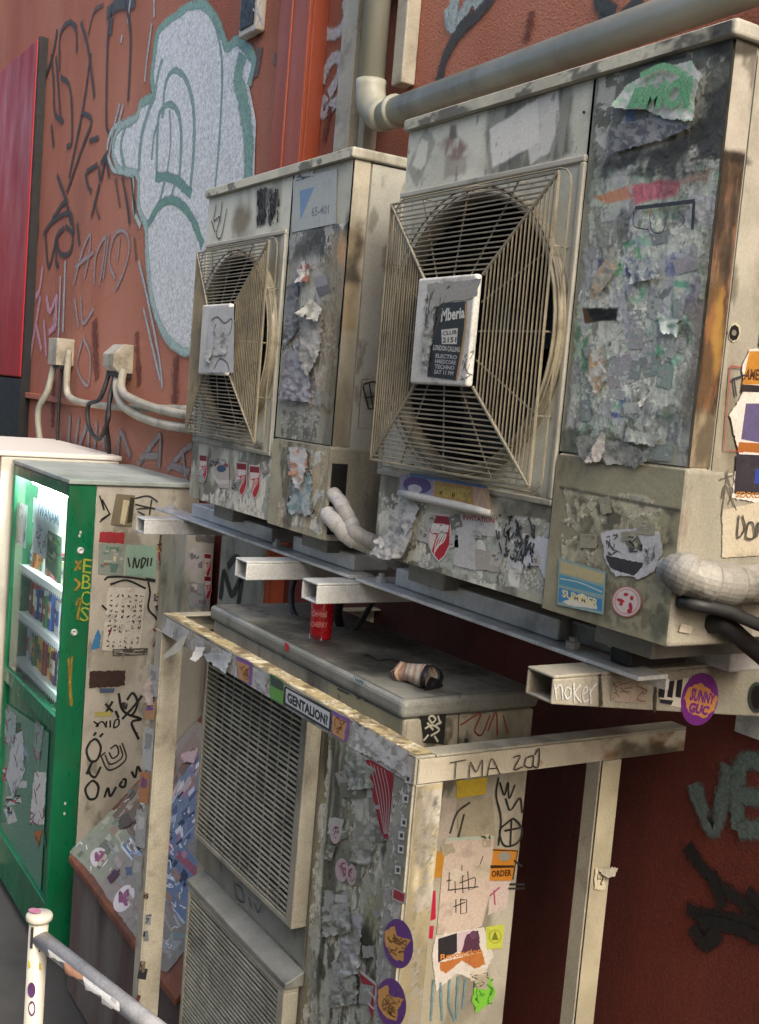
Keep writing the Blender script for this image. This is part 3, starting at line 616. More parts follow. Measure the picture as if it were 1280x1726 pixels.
s.ell(1065, 200, 14, 22, '2f4f7f', .75, .5, 10, 10); s.line([(1155, 95), (1000, 128)], 3, '1c1c1a', .8, 2, 0)
lo = s.mpoly([(940, 700), (1180, 740), (1180, 850), (940, 830)], 18, 20); s.grime('6a695c', .4, .6, .7, 10, .8, 6, lo); s.grime('2c2b26', .52, .66, .8, 16, .7, 9, lo)
s.ell(1130, 790, 60, 40, '85847a', .6, .6, 14); s.ell(1190, 600, 30, 260, '67583f', .55, .7, 16); s.grime('3c3427', .5, .64, .6, 14, 3, 12, s.mpoly([(1150, 250), (1215, 250), (1170, 850), (1110, 850)], 20, 14))
s.poly([(985, 519), (1044, 520), (1040, 541), (988, 545)], '0b0a09', 1, 1.5, 3); s.poly([(984, 519), (990, 519), (1000, 543), (987, 545)], '4a3420', 1, 1.5, 2)
s.grime('3a3b36', .6, .72, .45, 24, 2, 15); s.line([(1008, 120), (945, 830)], 5, '6d7068', .6, 4, 4)
s.build('service_panel', 'panel', UL)

s = Skin(PC, -1.518, -1.22, Z(-.338), Z(-.066), .0025)
s.base('8b8975', '7a7866', 8); s.torn(s.mpoly([(945, 820), (1120, 850), (1100, 960), (945, 950)], 5, 16), ['8f8d7c', 'a09e8c', '76745f', '8a8878', '9a9b90'], 5, 17, 8, 1, .0005, .52, 'b4b2a4')
s.grime('2e2c24', .55, .66, .8, 26, .8, 2, s.mpoly([(960, 830), (1140, 860), (1130, 920), (960, 930)], 10, 12)); s.grime('3a3a33', .5, .66, .6, 9, 2, 5); s.ell(1110, 1050, 22, 40, '3a463f', .7, .5, 12)
s.ell(990, 890, 26, 20, '6a6c5d', .6, .4, 12); s.line([(1000, 880), (965, 925)], 5, '55523f', .6, 3, 8); s.grime('4c4a3c', .45, .6, .6, 70, 1, 8, s.mpoly([(1015, 960), (1130, 980), (1130, 1083), (1010, 1050)], 14, 8))
s.line([(947, 822), (1190, 870)], 3, '2a2a24', .8, 2, 0); s.ell(1180, 1000, 50, 100, '8e8a6c', .6, .4, 6)
s.build('cover_face', 'panel', UL)
# near corner of the right unit, seen from its end
s = Skin(PXL, 1.301, 1.346, Z(-.060), Z(.571), .0025)
s.base('b2ada0', 'a19c8f', 7)
s.poly([(1180, 40), (1290, 40), (1290, 95), (1250, 98), (1190, 92)], '26251f', .9, 8, 14)
s.poly([(1170, 262), (1252, 258), (1240, 500), (1225, 700), (1140, 700)], '6a4526', .88, 7, 12); s.grime('2c2118', .45, .62, .8, 22, 2.5, 2, s.mpoly([(1170, 255), (1260, 255), (1230, 480), (1140, 480)], 10, 12))
s.poly([(1185, 480), (1228, 480), (1215, 690), (1170, 690)], '84592e', .75, 7, 12); s.poly([(1140, 690), (1215, 690), (1190, 880), (1130, 880)], '847559', .8, 9, 12); s.line([(1178, 268), (1230, 262), (1250, 270)], 9, '1f1b15', .9, 5, 10); s.ell(1205, 310, 26, 40, '5a3820', .8, .5, 14); s.line([(1238, 300), (1226, 480), (1206, 680)], 3, '2a2118', .8, 3, 8); s.ell(1212, 560, 10, 110, '9a7a3a', .7, .5, 10); s.grime('3b3528', .5, .65, .7, 18, 2, 5)
s.grime('2a2118', .5, .6, .75, 40, 5, 8, s.mpoly([(1165, 262), (1252, 258), (1215, 700), (1140, 700)], 10, 12)); s.build('corner_post', 'panel', UL)
s = Skin(PXL, 1.350, 1.47, Z(-.330), Z(.560), .004)
s.base('aca899', '9a9688', 6); s.grime('6a6248', .5, .7, .5, 8, 2, 4); s.grime('3c3a2c', .62, .74, .6, 26, 2, 9); s.ell(1250, 270, 14, 10, '35332a', .8, .5, 10); s.ell(1230, 700, 14, 120, '5b5540', .5, .7, 12)
s.poly([(1190, 20), (1300, 20), (1300, 78), (1262, 72), (1250, 90)], '2a2922', .8, 8, 12)
s.build('side_sheet', 'panel', UL)

s = Skin(PF, -3.188, -2.644, Z(-.333), Z(.548), .0045)
s.base('bfc2bb', 'acafa7', 6); s.grime('77766a', .5, .7, .6, 9, 3, 2)
s.ell(407, 372, 16, 34, '6a5c45', .8, .6, 8, 10); s.grime('3c3a32', .45, .6, .8, 40, 4, 3, s.mpoly([(433, 322), (474, 310), (472, 376), (433, 384)], 3, 3))
s.line([(350, 332), (560, 268)], 3, '5f6158', .5, 3); b = s.mpoly([(320, 740), (460, 750), (460, 870), (320, 850)], 10, 10); s.grime('7d7b6e', .4, .6, .8, 14, 1.5, 4, b); s.grime('45423a', .5, .62, .7, 22, 2.5, 6, b)
s.torn(s.mpoly([(440, 780), (475, 780), (470, 900), (330, 850)], 5, 10), GP+['c2c2bc'], 4, 30, 12, 1.6, .0003, .54)
s.grime('595646', .55, .7, .6, 8, 4, 8, s.mpoly([(455, 390), (480, 390), (470, 760), (435, 760)], 8, 6))
s.build('front_panel', 'panel', US, hole((-2.90, .125), .236))
s = Skin(PF, -2.636, -2.337, Z(-.113), Z(.548), .0035)
s.base('a4a79f', '90938b', 6); mk = s.mpoly([(490, 395), (600, 375), (560, 690), (470, 680)], 14, 14)
s.grime('5a5b55', .35, .6, .9, 22, 5, 1, mk); s.torn(mk, ['7b7f80', '8c9092', '6b6f72', '9b9fa0', '5b5f63', 'a5a8a6'], 6, 14, 17, 2.6, .0006, .52, 'b0b2b0', 24, .7)
s.torn(s.mpoly([(490, 540), (560, 530), (545, 690), (475, 680)], 10, 12), ['9a9ea1', 'b8baba', '7a7e86', 'a69a92', '85878c'], 5, 30, 27, 1.5, .0006, .52, 'c6c8c6', 40, .6)
s.grime('33322c', .45, .6, .85, 16, 2, 5, s.mpoly([(490, 380), (600, 360), (600, 420), (490, 440)], 16, 14))
s.poly([(556, 400), (610, 380), (590, 700), (545, 700)], '776a50', .7, 12, 14); s.ell(582, 425, 14, 34, 'b08e6c', .7, .5, 12); s.grime('34322a', .5, .64, .7, 12, 4, 7, s.mpoly([(550, 380), (605, 370), (575, 760), (540, 760)], 12, 10))
s.torn(s.mpoly([(475, 690), (540, 700), (535, 745), (475, 740)], 3, 6), ['8d8f8c', 'a9aaa6', '6a6b66'], 4, 30, 9, .6, .0005, .5)
s.poly([(540, 430), (570, 425), (560, 750), (540, 750)], '6f6a5a', .5, 8, 10)
s.build('service_panel', 'panel', US)
s = Skin(PC, -2.636, -2.335, Z(-.338), Z(-.119), .0035)
s.base('9b9885', '8a8776', 8); s.torn(s.mpoly([(478, 750), (548, 765), (540, 900), (470, 880)], 4, 8), ['b0b3b2', '9fa5a4', 'c0c1bc', '8f9a9c', 'a59a86'], 6, 24, 41, 1.6, .0005, .5, 'c8c8c2', 30, .5); s.grime('37362d', .55, .68, .7, 14, 2, 3)
s.build('cover_face', 'panel', US)
s = Skin(PXS, 1.301, 1.344, Z(-.113), Z(.548), .003)
s.base('bab4a2', 'aaa594', 6); s.poly([(560, 385), (612, 380), (600, 560), (560, 560)], '8a7a5c', .8, 8, 10); s.grime('2f2e28', .42, .6, .85, 14, 2, 3, s.mpoly([(560, 378), (615, 372), (604, 480), (560, 480)], 10, 12))
s.poly([(550, 560), (600, 560), (590, 770), (540, 770)], '8e8a78', .75, 14, 8); s.grime('55503f', .5, .7, .6, 10, 3, 6); s.build('corner_post', 'panel', US)
s = Skin(PXS, 1.349, 1.648, Z(-.330), Z(.546), .006)
s.base('adaea4', '9fa096', 4); s.grime('7c7a6a', .5, .75, .5, 5, 2, 3); s.grime('45443a', .6, .72, .6, 18, 2, 5, s.mell(612, 440, 14, 40, .6, 10)); s.grime('55544a', .62, .7, .6, 24, 2, 11)
s.build('side_sheet', 'panel', US)
# lids: dirt along the edge
for U, a, b, z1, pts in ((UL, -2.113, -1.21, .598, 1), (US, -3.198, -2.325, .575, 2)):
    s = Skin(Plane('Y', 1.2865), a+.006, b-.008, Z(z1)-.024, Z(z1)-.004, .003); s.base('b6b6aa', 'a2a296', 8); s.grime('3b3a32', .55, .66, .8, 16, .5, pts*7); s.ell(1240, 50, 50, 40, '29281f', .9, .4, 10); s.build('lid_edge', 'panel', U)
#==================================================================== BRACKETS
def rail_set(name, label, fx0, fx1, hats, tag='mounting rail'):
    t = Thing(name, label, tag, ((fx0+fx1)/2, 1.4, Z(-.43)), 'steel rails carrying the hanging units')
    MB().box(fx0, fx1, 1.355, 1.425, Z(-.426), Z(-.418)).build('flange', 'galv', t, bevel=.002)
    MB().box(fx0, fx1, 1.421, 1.4285, Z(-.445), Z(-.4265)).build('web', 'galv', t)
    for a, b in hats:
        MB().box(a, b, 1.396, 1.50, Z(-.417), Z(-.376)).build('raised_channel', 'galv', t, bevel=.004)
    MB().box(fx0+.05, fx1-.02, 1.60, 1.68, Z(-.43), Z(-.387)).build('rear_channel', 'galv', t, bevel=.004)
    for bx in (hats[0][1]+.05, fx0+.06):
        MB().lathe((bx, 1.39, Z(-.418)), (0, 0, 1), [(0, .02), (.008, .02), (.008, .012), (.014, .012), (.014, 0)], 6).build('bolt', 'galv', t)
    return t
RS = rail_set('mounting_rail', 'left galvanised rail under the farther outdoor unit', -3.62, -2.30, [(-3.40, -2.81), (-2.68, -2.35)])
RL = rail_set('mounting_rail', 'right galvanised rail under the nearer outdoor unit', -2.27, -1.33, [(-2.16, -1.585)])
MB().box(-1.58, -1.44, 1.42, 1.47, Z(-.417), Z(-.375)).build('clamp', 'greymetal', RL, bevel=.006)
MB().box(-1.43, -1.38, 1.38, 1.52, Z(-.417), Z(-.372)).build('clamp', 'dark', RL, bevel=.006)
MB().lathe((-1.45, 1.42, Z(-.385)), (.3, -1, .1), [(0, .03), (.012, .03), (.016, .018), (.016, -.02)], 12).build('bolt', 'galv', RL, smooth=True)
def arm(label, xl, xr, ytip, ztop=-.4275, h=.049, gus=.0, matn='galv'):
    t = Thing('bracket_arm', label, 'bracket arm', ((xl+xr)/2, WY, Z(ztop)), 'bracket arms carrying the rails'); k = .006
    b = MB(); zt, zb = Z(ztop), Z(ztop-h)
    prof = [(ytip, zt), (WY-.002, zt), (WY-.002, zb-gus), (ytip+.12, zb-gus*.2), (ytip, zb)]
    b.prism([(ytip, zt), (WY-.002, zt), (WY-.002, zt-k), (ytip, zt-k)], 'x', xl, xr)
    b.prism([(ytip, zt-k), (WY-.002, zt-k), (WY-.002, zb-gus), (ytip, zb)], 'x', xr-k, xr)
    b.prism([(ytip+.0, zt-k), (WY-.002, zt-k), (WY-.002, zb-gus), (ytip, zb)], 'x', xl, xl+k)
    b.prism([(ytip, zb), (ytip, zb+k), (WY-.002, zb-gus+k), (WY-.002, zb-gus)], 'x', xl+k, xr-k)
    b.build('channel', matn, t, bevel=.003, clean=True)
    MB().box(xl-.05, xr+.05, WY-.012, WY-.0005, zb-.06-gus, zt+.04).build('wall_plate', 'galv', t)
    return t
def xs(p, q, y): return atY(p[0], p[1], y)[0], atY(q[0], q[1], y)[0]
a, b = xs((230, 872), (243, 895), 1.23); arm('leftmost bracket arm, its end poking out beside the green vending machine', a, b, 1.23)
a, b = xs((397, 945), (415, 972), 1.21); arm('second bracket arm from the left, under the farther outdoor unit', a, b, 1.21)
a, b = xs((510, 972), (534, 1008), 1.245); arm('third bracket arm from the left, ending above the red can', a, b, 1.245)
a, b = xs((889, 1125), (930, 1185), 1.235); AR = arm('rightmost bracket arm with a white handwritten tag and a purple oval sticker', a, b, 1.235, gus=.072, matn='creamold')
XR = b
#==================================================================== LOWER UNIT AND ITS CAGE
LU = Thing('air_conditioner', 'tall floor standing outdoor unit inside the steel cage, with louvred grilles', 'air conditioner', (-2.37, 1.43, 0))
MB().box(-2.865, -1.875, 1.263, 1.605, .06, Z(-.642)).build('casing', 'creamold', LU, bevel=.008)
MB().box(-2.872, -1.868, 1.252, 1.612, Z(-.640), Z(-.600)).build('lid', 'greymetal', LU, bevel=.012)
MB().box(-2.80, -1.93, 1.30, 1.58, .0, .058).build('plinth', 'dark', LU)
def louvre(z0, z1, y, name, n, vert):
    x0, x1 = -2.80, -2.205
    b = MB(); b.box(x0+.01, x1-.01, y+.032, y+.035, Z(z0)+.01, Z(z1)-.01); b.build('grille_back', 'dark', LU)
    b = MB(); fw = .014
    b.box(x0, x1, y-.004, y+.036, Z(z1)-fw, Z(z1)); b.box(x0, x1, y-.004, y+.036, Z(z0), Z(z0)+fw)
    b.box(x0, x0+fw, y-.004, y+.036, Z(z0)+fw, Z(z1)-fw); b.box(x1-fw*2.2, x1, y-.004, y+.036, Z(z0)+fw, Z(z1)-fw)
    gfr = b.build('grille_frame', 'creamold', LU, bevel=.002)
    b = MB(); rr = random.Random(int(z0*100))
    for k in range(n):
        zz = Z(z0)+fw+(z1-z0-2*fw)*(k+.5)/n+rr.uniform(-.0008, .0008); 
        b.prism([(y-.003, zz-.0017), (y-.003, zz+.0011), (y+.002, zz+.0023), (y+.002, zz-.0003)], 'x', x0+fw, x1-fw*2.2)
    b.build('louvres', 'slat', gfr)
    if vert:
        b = MB()
        for k in range(1, vert):
            xx = x0+fw+(x1-x0-3.2*fw)*k/vert; b.tube([(xx, y+.001, Z(z0)+fw), (xx+rr.uniform(-.002, .002), y+.001, Z((z0+z1)/2)), (xx, y+.001, Z(z1)-fw)], .0018, 5)
        b.build('grille_rods', 'slat', gfr)
louvre(-1.235, -.715, 1.225, 'upper', 36, 10)
louvre(-1.93, -1.379, 1.219, 'lower', 42, 0)
MB().prism([(1.262, Z(-1.340)), (1.212, Z(-1.362)), (1.212, Z(-1.376)), (1.262, Z(-1.376))], 'x', -2.805, -2.195).build('grille_hood', 'greymetal', LU, bevel=.003, clean=True)
#-- cage
CG = Thing('steel_cage', 'peeling cream angle steel cage standing round the lower outdoor unit', 'cage', (-2.3, 1.5, 0))
cz = -.64; tk = .005
def cbox(name, *a, mat='creamold', **k): return MB().box(*a).build(name, mat, CG, bevel=.0015, **k)
cbox('front_rail', -2.957, -1.657, 1.150, 1.150+tk, Z(cz)-.055, Z(cz)-tk)
cbox('rail_flange', -2.957, -1.657, 1.150, 1.193, Z(cz)-tk+.0005, Z(cz)+.0005)
cbox('side_rail', -1.660, -1.655, 1.156, WY-.003, Z(cz)-.052, Z(cz)-tk, mat='cond')
cbox('rail_flange', -1.700, -1.6545, 1.194, WY-.003, Z(cz)-tk+.001, Z(cz)+.001)
cbox('side_rail', -2.962, -2.957, 1.156, WY-.003, Z(cz)-.052, Z(cz)-tk, mat='cond')
cbox('rail_flange', -2.962, -2.92, 1.194, WY-.003, Z(cz)-tk+.001, Z(cz)+.001)
def post(x0, x1, y0, y1, face):
    b = MB(); b.box(x0, x1, y0, y0+tk, 0.002, Z(cz)-.0535); b.box(face-tk, face, y0+tk, y1, 0.002, Z(cz)-.0535)
    return b.build('post', 'cond', CG, bevel=.0015)
post(-3.005, -2.9575, 1.1505, 1.215, -2.957)
post(-1.725, -1.6605, 1.1505, 1.215, -1.6555)
post(-1.70, -1.6605, 1.61, 1.665, -1.6555)
post(-3.005, -2.9575, 1.62, 1.68, -2.957)
#==================================================================== VENDING MACHINE
VX, VY0, VY1, VT = -4.40, 1.29, 1.838, -.425
V = Thing('vending_machine', 'green framed lit vending machine with shelves of goods behind glass and a graffitied cream side', 'vending machine', (-4.85, 1.55, 0))
VX0 = -5.30
b = MB(); b.box(VX-.02, VX-.002, VY0+.112, VY1, .05, Z(VT)); b.box(VX0, VX0+.02, VY0+.112, VY1, .05, Z(VT)); b.box(VX0+.02, VX-.02, VY1-.02, VY1, .05, Z(VT)); b.box(VX0+.02, VX-.02, VY0+.112, VY1-.02, .05, .10)
b.build('cabinet', 'white', V)
SB = Thing('metal_box', 'narrow grey cream metal box with torn red shield stickers, beside the vending machine', 'box', (-4.25, 1.75, 0))
MB().box(-4.388, -4.122, 1.68, 1.80, .05, Z(-.565)).build('body', 'cream', SB, bevel=.006)
MB().box(-4.37, -4.14, 1.69, 1.79, 0, .049).build('plinth', 'dark', SB)
MP = Thing('grey_board', 'dark grey board on the wall painted with a big black letter M', 'board', (-3.76, 1.8, Z(-.9)))
MB().box(-3.97, -3.60, 1.76, 1.838, Z(-.90), Z(-.52)).build('panel', 'greymetal', MP, bevel=.004)
MB().box(VX0-.005, VX+.01, VY0-.005, VY1+.01, Z(VT)+.001, Z(VT)+.02).build('top', 'greentop', V, bevel=.004)
gz1, gz0 = VT-.05, -1.37
b = MB(); b.box(VX-.022, VX, VY0, VY0+.11, .05, Z(VT)-.0005); b.box(VX0, VX0+.03, VY0, VY0+.11, .05, Z(VT)-.0005)
b.box(VX0+.03, VX-.022, VY0, VY0+.11, Z(gz1), Z(VT)-.0005); b.box(VX0+.03, VX-.022, VY0, VY0+.06, Z(gz0)-.07, Z(gz0)); b.box(VX0+.03, VX-.022, VY0, VY0+.11, .05, .25)
b.build('door_frame', 'green', V, bevel=.005)
MB().box(VX0+.03, VX-.022, VY0+.02, VY0+.05, .25, Z(gz0)-.07).build('lower_door', 'green', V)
gb_ = MB(); gb_.add([(VX0+.03, VY0+.01, Z(gz0)), (VX-.022, VY0+.01, Z(gz0)), (VX-.022, VY0+.01, Z(gz1)), (VX0+.03, VY0+.01, Z(gz1))], [(0, 1, 2, 3)]); gb_.build('glass', 'glass', V)
b = MB(); b.box(VX0+.02, VX-.022, VY0+.36, VY0+.37, Z(gz0)-.02, Z(VT)-.01); b.build('back_board', plain('board', 'e8f0ea', .6), V)
MB().tube([(VX0+.10, VY0+.075, Z(gz1)-.02), (VX-.07, VY0+.075, Z(gz1)-.02)], .014, 10).build('light_tube', 'tube', V)
MB().tube([(VX-.045, VY0+.075, Z(gz0)+.05), (VX-.045, VY0+.075, Z(gz1)-.06)], .010, 10).build('light_tube', 'tube', V)
rg = random.Random(5)
ORD = 'first second third fourth fifth sixth seventh eighth ninth tenth eleventh twelfth thirteenth fourteenth fifteenth sixteenth'.split()
shz = [-.890, -1.11, -1.325]
for k, zz in enumerate(shz):
    sh = MB().box(VX0+.03, VX-.03, VY0+.05, VY0+.33, Z(zz)-.012, Z(zz)).build('shelf', plain('shelf%d' % k, 'eef0f0', .35), V, bevel=.002)
    sh.name = 'shelf'
    b = MB(); b.box(VX0+.03, VX-.03, VY0+.044, VY0+.049, Z(zz)-.036, Z(zz)+.004); lab = b.build('price_strip', 'sticker', sh)
    ca = lab.data.color_attributes['Col']
    for q in ca.data: q.color = (.85, .86, .87, 1)
    b = MB('1a1a1a')
    for j in range(28): b.box(VX0+.045+j*.03, VX0+.032+j*.03, VY0+.0425, VY0+.0435, Z(zz)-.034, Z(zz)-.026)
    b.build('selector_marks', 'sticker', sh)
CN = dict(zip(['b23a2a', 'd9b23a', '2f5aa0', 'e6e2d2', '2c2a28', '7a4a2a', 'c8cbd0', '3b7a45', 'd97a35', '402d55', 'f0e8c0', '8c2030', 'dfe3e6'], ['red', 'yellow', 'blue', 'cream', 'black', 'brown', 'silver', 'green', 'orange', 'purple', 'pale yellow', 'dark red', 'white']))
pal = ['b23a2a', 'd9b23a', '2f5aa0', 'e6e2d2', '2c2a28', '7a4a2a', 'c8cbd0', '3b7a45', 'd97a35', '402d55', 'f0e8c0', '8c2030', 'dfe3e6']
for k, (zz, h) in enumerate(((-1.11, .175), (-1.325, .17), (-.890, .12))):
    x = VX0+.08
    while x < VX-.10:
        w = rg.uniform(.035, .05)
        q_ = rg.choice(pal); b = MB(q_); b.c0 = q_; hh = h*rg.uniform(.75, 1)
        y0 = VY0+.07+rg.uniform(0, .02)
        b.box(x, x+w, y0, y0+.05, Z(zz)+.001, Z(zz)+hh); b.setc(rg.choice(pal)); b.box(x+.004, x+w-.004, y0-.002, y0-.0005, Z(zz)+hh*.3, Z(zz)+hh*.75)
        b.setc(rg.choice(pal)); b.box(x+.008, x+w-.008, y0-.003, y0-.0022, Z(zz)+hh*.45, Z(zz)+hh*.6)
        cnt = int(round((x-VX0-.08)/.058)); b.build('snack_pack', 'sticker', label='%s snack pack, %s from the left on %s shelf, green machine' % (CN[b.c0], ORD[cnt], ('middle', 'bottom', 'top')[k]), cat='snack', group='goods in the vending machine', bevel=.003)
        x += .058
# neighbour machine
V2 = Thing('vending_machine', 'white topped vending machine with a pink fascia at the left edge', 'vending machine', (-5.9, 1.5, 0))
MB().box(-6.5, -5.33, 1.24, 1.80, .04, Z(-.395)).build('cabinet', 'white', V2, bevel=.008)
MB().box(-6.5, -5.325, 1.225, 1.81, Z(-.394), Z(-.37)).build('top', plain('whitetop', 'd8d4cc', .5), V2, bevel=.006)
MB().box(-6.5, -5.30, 1.165, 1.224, Z(-.47), Z(-.385)).build('fascia', plain('pink', 'b03a52', .4), V2, bevel=.006)
MB().box(-6.4, -5.42, 1.232, 1.239, Z(-1.2), Z(-.5)).build('window', plain('window2', '6d8f8a', .15), V2)
#==================================================================== SLOPING WOODEN BOX
BX = Thing('wooden_box', 'low wooden box with a sloping lid pasted over with flyers, between vending machine and cage', 'box', (-3.6, 1.55, 0))
BA, BB = -4.15, -3.02
pA = atX(118, 1440, BA); pB = atX(245, 1300, BA); sl = (pB[2]-pA[2])/(pB[1]-pA[1]); zf = pA[2]; zb = zf+sl*(1.80-1.30)
MB().prism([(1.315, .02), (1.79, .02), (1.79, zb-.04), (1.315, zf-.03)], 'x', BA+.01, BB-.01).build('carcass', 'woodgrey', BX, clean=True)
nl = np.array([0, -sl, 1.])/math.hypot(1, sl)
MB().prism([(1.295, zf-.006), (1.80, zb-.006+sl*0), (1.80, zb-.028), (1.295, zf-.03)], 'x', BA, BB).build('lid', 'wood', BX, bevel=.003, clean=True)
#==================================================================== RAILING
RG = Thing('pipe_railing', 'white pipe railing with rounded post cap and sticker wrapped top rail', 'railing', (-2.41, .69, 0))
pc = atF(58, 1545, 2.5); pc = np.array([pc[0], .69, pc[2]])
MB().tube([(pc[0], .69, 0), (pc[0], .69, pc[2])], .021, 20).build('post', 'white', RG, smooth=True)
MB().lathe((pc[0], .69, pc[2]-.01), (0, 0, 1), [(.0215, 0), (.028, .002), (.029, .005), (.029, .012), (.027, .015), (.0, .0155)], 24).build('post_cap', 'white', RG, smooth=True)
MB().tube([(pc[0], .69, 1.158), (pc[0]+1.2, .99, 1.152)], .019, 18).build('top_rail', 'rail', RG, smooth=True)
MB().tube([(pc[0]+1.2, .99, 0), (pc[0]+1.2, .99, 1.18)], .025, 18).build('post', 'white', RG, smooth=True)
#==================================================================== SMALL THINGS ON THE LOWER UNIT
zt = Z(-.600)+.0005
p = atZ(540, 1080, zt); vd = ray(540, 1080)[:2]; vd = vd/np.linalg.norm(vd)*.0285; cc = (p[0]+vd[0], p[1]+vd[1], zt)
CAN = Thing('drink_can', 'red drink can standing on the lid under the third bracket arm', 'can', cc)
r = .0285; hC = .103
mb = MB(); mb.lathe(cc, (0, 0, 1), [(r*.8, 0), (r*.88, .001), (r, .008), (r, .098)], 40)
co = mb.build('body', 'canred', CAN, smooth=True)
for q in co.data.color_attributes['Col'].data: q.color = (*lin('b8131f'), 1)
MB().lathe(cc, (0, 0, 1), [(r, .0975), (r*.86, .108), (r*.86, .1105), (r*.8, .1105), (r*.8, .106), (0, .106)], 40).build('can_top', 'galv', CAN, smooth=True)
CANC = cc; CANR = r
# hoses
SG = 'wrapped refrigerant hoses'
def hose(label, pts, r, mat='foil', group=SG):
    P0 = crom(pts, 10); P = [np.array(P0[0], float)]
    for a_, b_ in zip(P0[:-1], P0[1:]):
        k_ = max(1, int(np.linalg.norm(np.array(b_)-a_)/.004)); P += [np.array(a_)+(np.array(b_)-a_)*(j+1)/k_ for j in range(k_)]
    rr = random.Random(len(label)); ph = 0; rs = []; per = .026; amp_ = .1
    for i in range(len(P)):
        ph += .004/per
        if ph > 1: ph -= 1; per = rr.uniform(.02, .034); amp_ = rr.uniform(.06, .16)
        rs.append(r*(.97+amp_*ph+rr.uniform(-.008, .008))*(min(1, .8+i/12)))
    return MB().tube(P, rs, 26).build('insulated_hose', mat, label=label, cat='hose', smooth=False, group=group)
hose('upper silver wrapped hose curling out between the two hanging units', [atX(563, 828, -2.33)+[-.02, 0, 0], atX(575, 848, -2.30), atX(592, 880, -2.27), atX(612, 905, -2.24), (-2.17, 1.5, Z(-.37)), (-2.15, 1.8, Z(-.40))], .017, 'foilwhite')
hose('lower silver wrapped hose curling out between the two hanging units', [atX(557, 865, -2.33)+[-.02, 0, 0], atX(567, 880, -2.30), atX(590, 905, -2.27), atX(620, 918, -2.25), (-2.2, 1.52, Z(-.40)), (-2.19, 1.8, Z(-.44))], .021, 'foilwhite')
hose('thick dirty wrapped hose leaving the low right side of the nearer unit', [atX(1140, 962, -1.26)+[-.05, .03, 0], atX(1150, 965, -1.215), atX(1185, 978, -1.19), atX(1240, 985, -1.18), atX(1310, 985, -1.18), atX(1420, 990, -1.2)], .031)
tubeobj('cable', 'black cable running below the thick dirty hose at right', 'cable', [atX(1135, 1010, -1.25), atX(1165, 1018, -1.19), atX(1225, 1030, -1.17), atX(1300, 1060, -1.16), atX(1400, 1080, -1.16)], .011, 'rubber')
tubeobj('cable', 'thick dark cable sagging under the right edge of the nearer unit', 'cable', [atX(1180, 1060, -1.25), atX(1215, 1050, -1.2), atX(1260, 1085, -1.2), atX(1300, 1120, -1.22), atX(1380, 1200, -1.3)], .016, 'rubber')
tubeobj('cable', 'black cable loop hanging below the second bracket arm', 'cable', [(-2.74, 1.50, Z(-.43)), (-2.76, 1.45, Z(-.52)), (-2.70, 1.43, Z(-.60)), (-2.6, 1.46, Z(-.62)), (-2.5, 1.5, Z(-.60)), (-2.45, 1.55, Z(-.46))], .008, 'rubber')
tubeobj('cable', 'grey cable arc right of the black loop under the second bracket arm', 'cable', [(-2.56, 1.50, Z(-.62)), (-2.52, 1.46, Z(-.55)), (-2.44, 1.44, Z(-.49)), (-2.36, 1.5, Z(-.45))], .012, 'rubber')
#==================================================================== PAINT, INK AND PAPER ON THE HANGING UNITS
def S(parent, plane, name, pts, col, label=None, mat='sticker', jag=0, fn=None, off=None, border=None):
    d = Dec(plane, off); d.poly(pts, col, jag)
    if border:
        c = np.mean(np.array(pts, float), 0); d.poly([tuple(c+(np.array(p)-c)*border[0]) for p in pts], border[1])
    if fn: fn(d)
    return d.build(name, parent, mat, label)
def scr(parent, plane, lines, w, col, name='graffiti', mat='ink', soft=False, label=None, off=None):
    if len(lines) == 2:
        for q in lines: d = Dec(plane, off); d.line(q, w, col, soft); d.build(name, parent, mat, label)
        return
    d = Dec(plane, off)
    for q in lines: d.line(q, w, col, soft)
    return d.build(name, parent, mat, label)
def rndstrokes(d, quad, n, w, col, seed=0, ln=.25, vert=False):
    rr = random.Random(seed); q = [np.array(p, float) for p in quad]
    f = lambda x, y: tuple((1-x)*(1-y)*q[0]+x*(1-y)*q[1]+x*y*q[2]+(1-x)*y*q[3])
    for k in range(n):
        x, y = rr.random(), rr.random(); P = [(x, y)]
        for j in range(rr.choice((1, 2, 3))): x = min(1, max(0, x+rr.uniform(-ln, ln)*(.4 if vert else 1))); y = min(1, max(0, y+rr.uniform(-ln, ln))); P.append((x, y))
        d.line([f(*p) for p in P], w, col, smooth=len(P) > 2)
def glyphs(d, quad, nx, ny, w, col, seed=0):
    """rows of small hand written characters"""
    rr = random.Random(seed); q = [np.array(p, float) for p in quad]; f = lambda x, y: (1-x)*(1-y)*q[0]+x*(1-y)*q[1]+x*y*q[2]+(1-x)*y*q[3]
    for i in range(nx):
        for j in range(ny):
            if rr.random() < .12: continue
            x0, y0 = (i+.18)/nx, (j+.14)/ny; sx, sy = .64/nx, .7/ny
            for k in range(rr.choice((2, 3, 3))):
                a = (x0+sx*rr.random(), y0+sy*rr.random()); b = (x0+sx*rr.random(), y0+sy*rr.random()); d.line([f(*a), f(*b)], w, col, smooth=False)
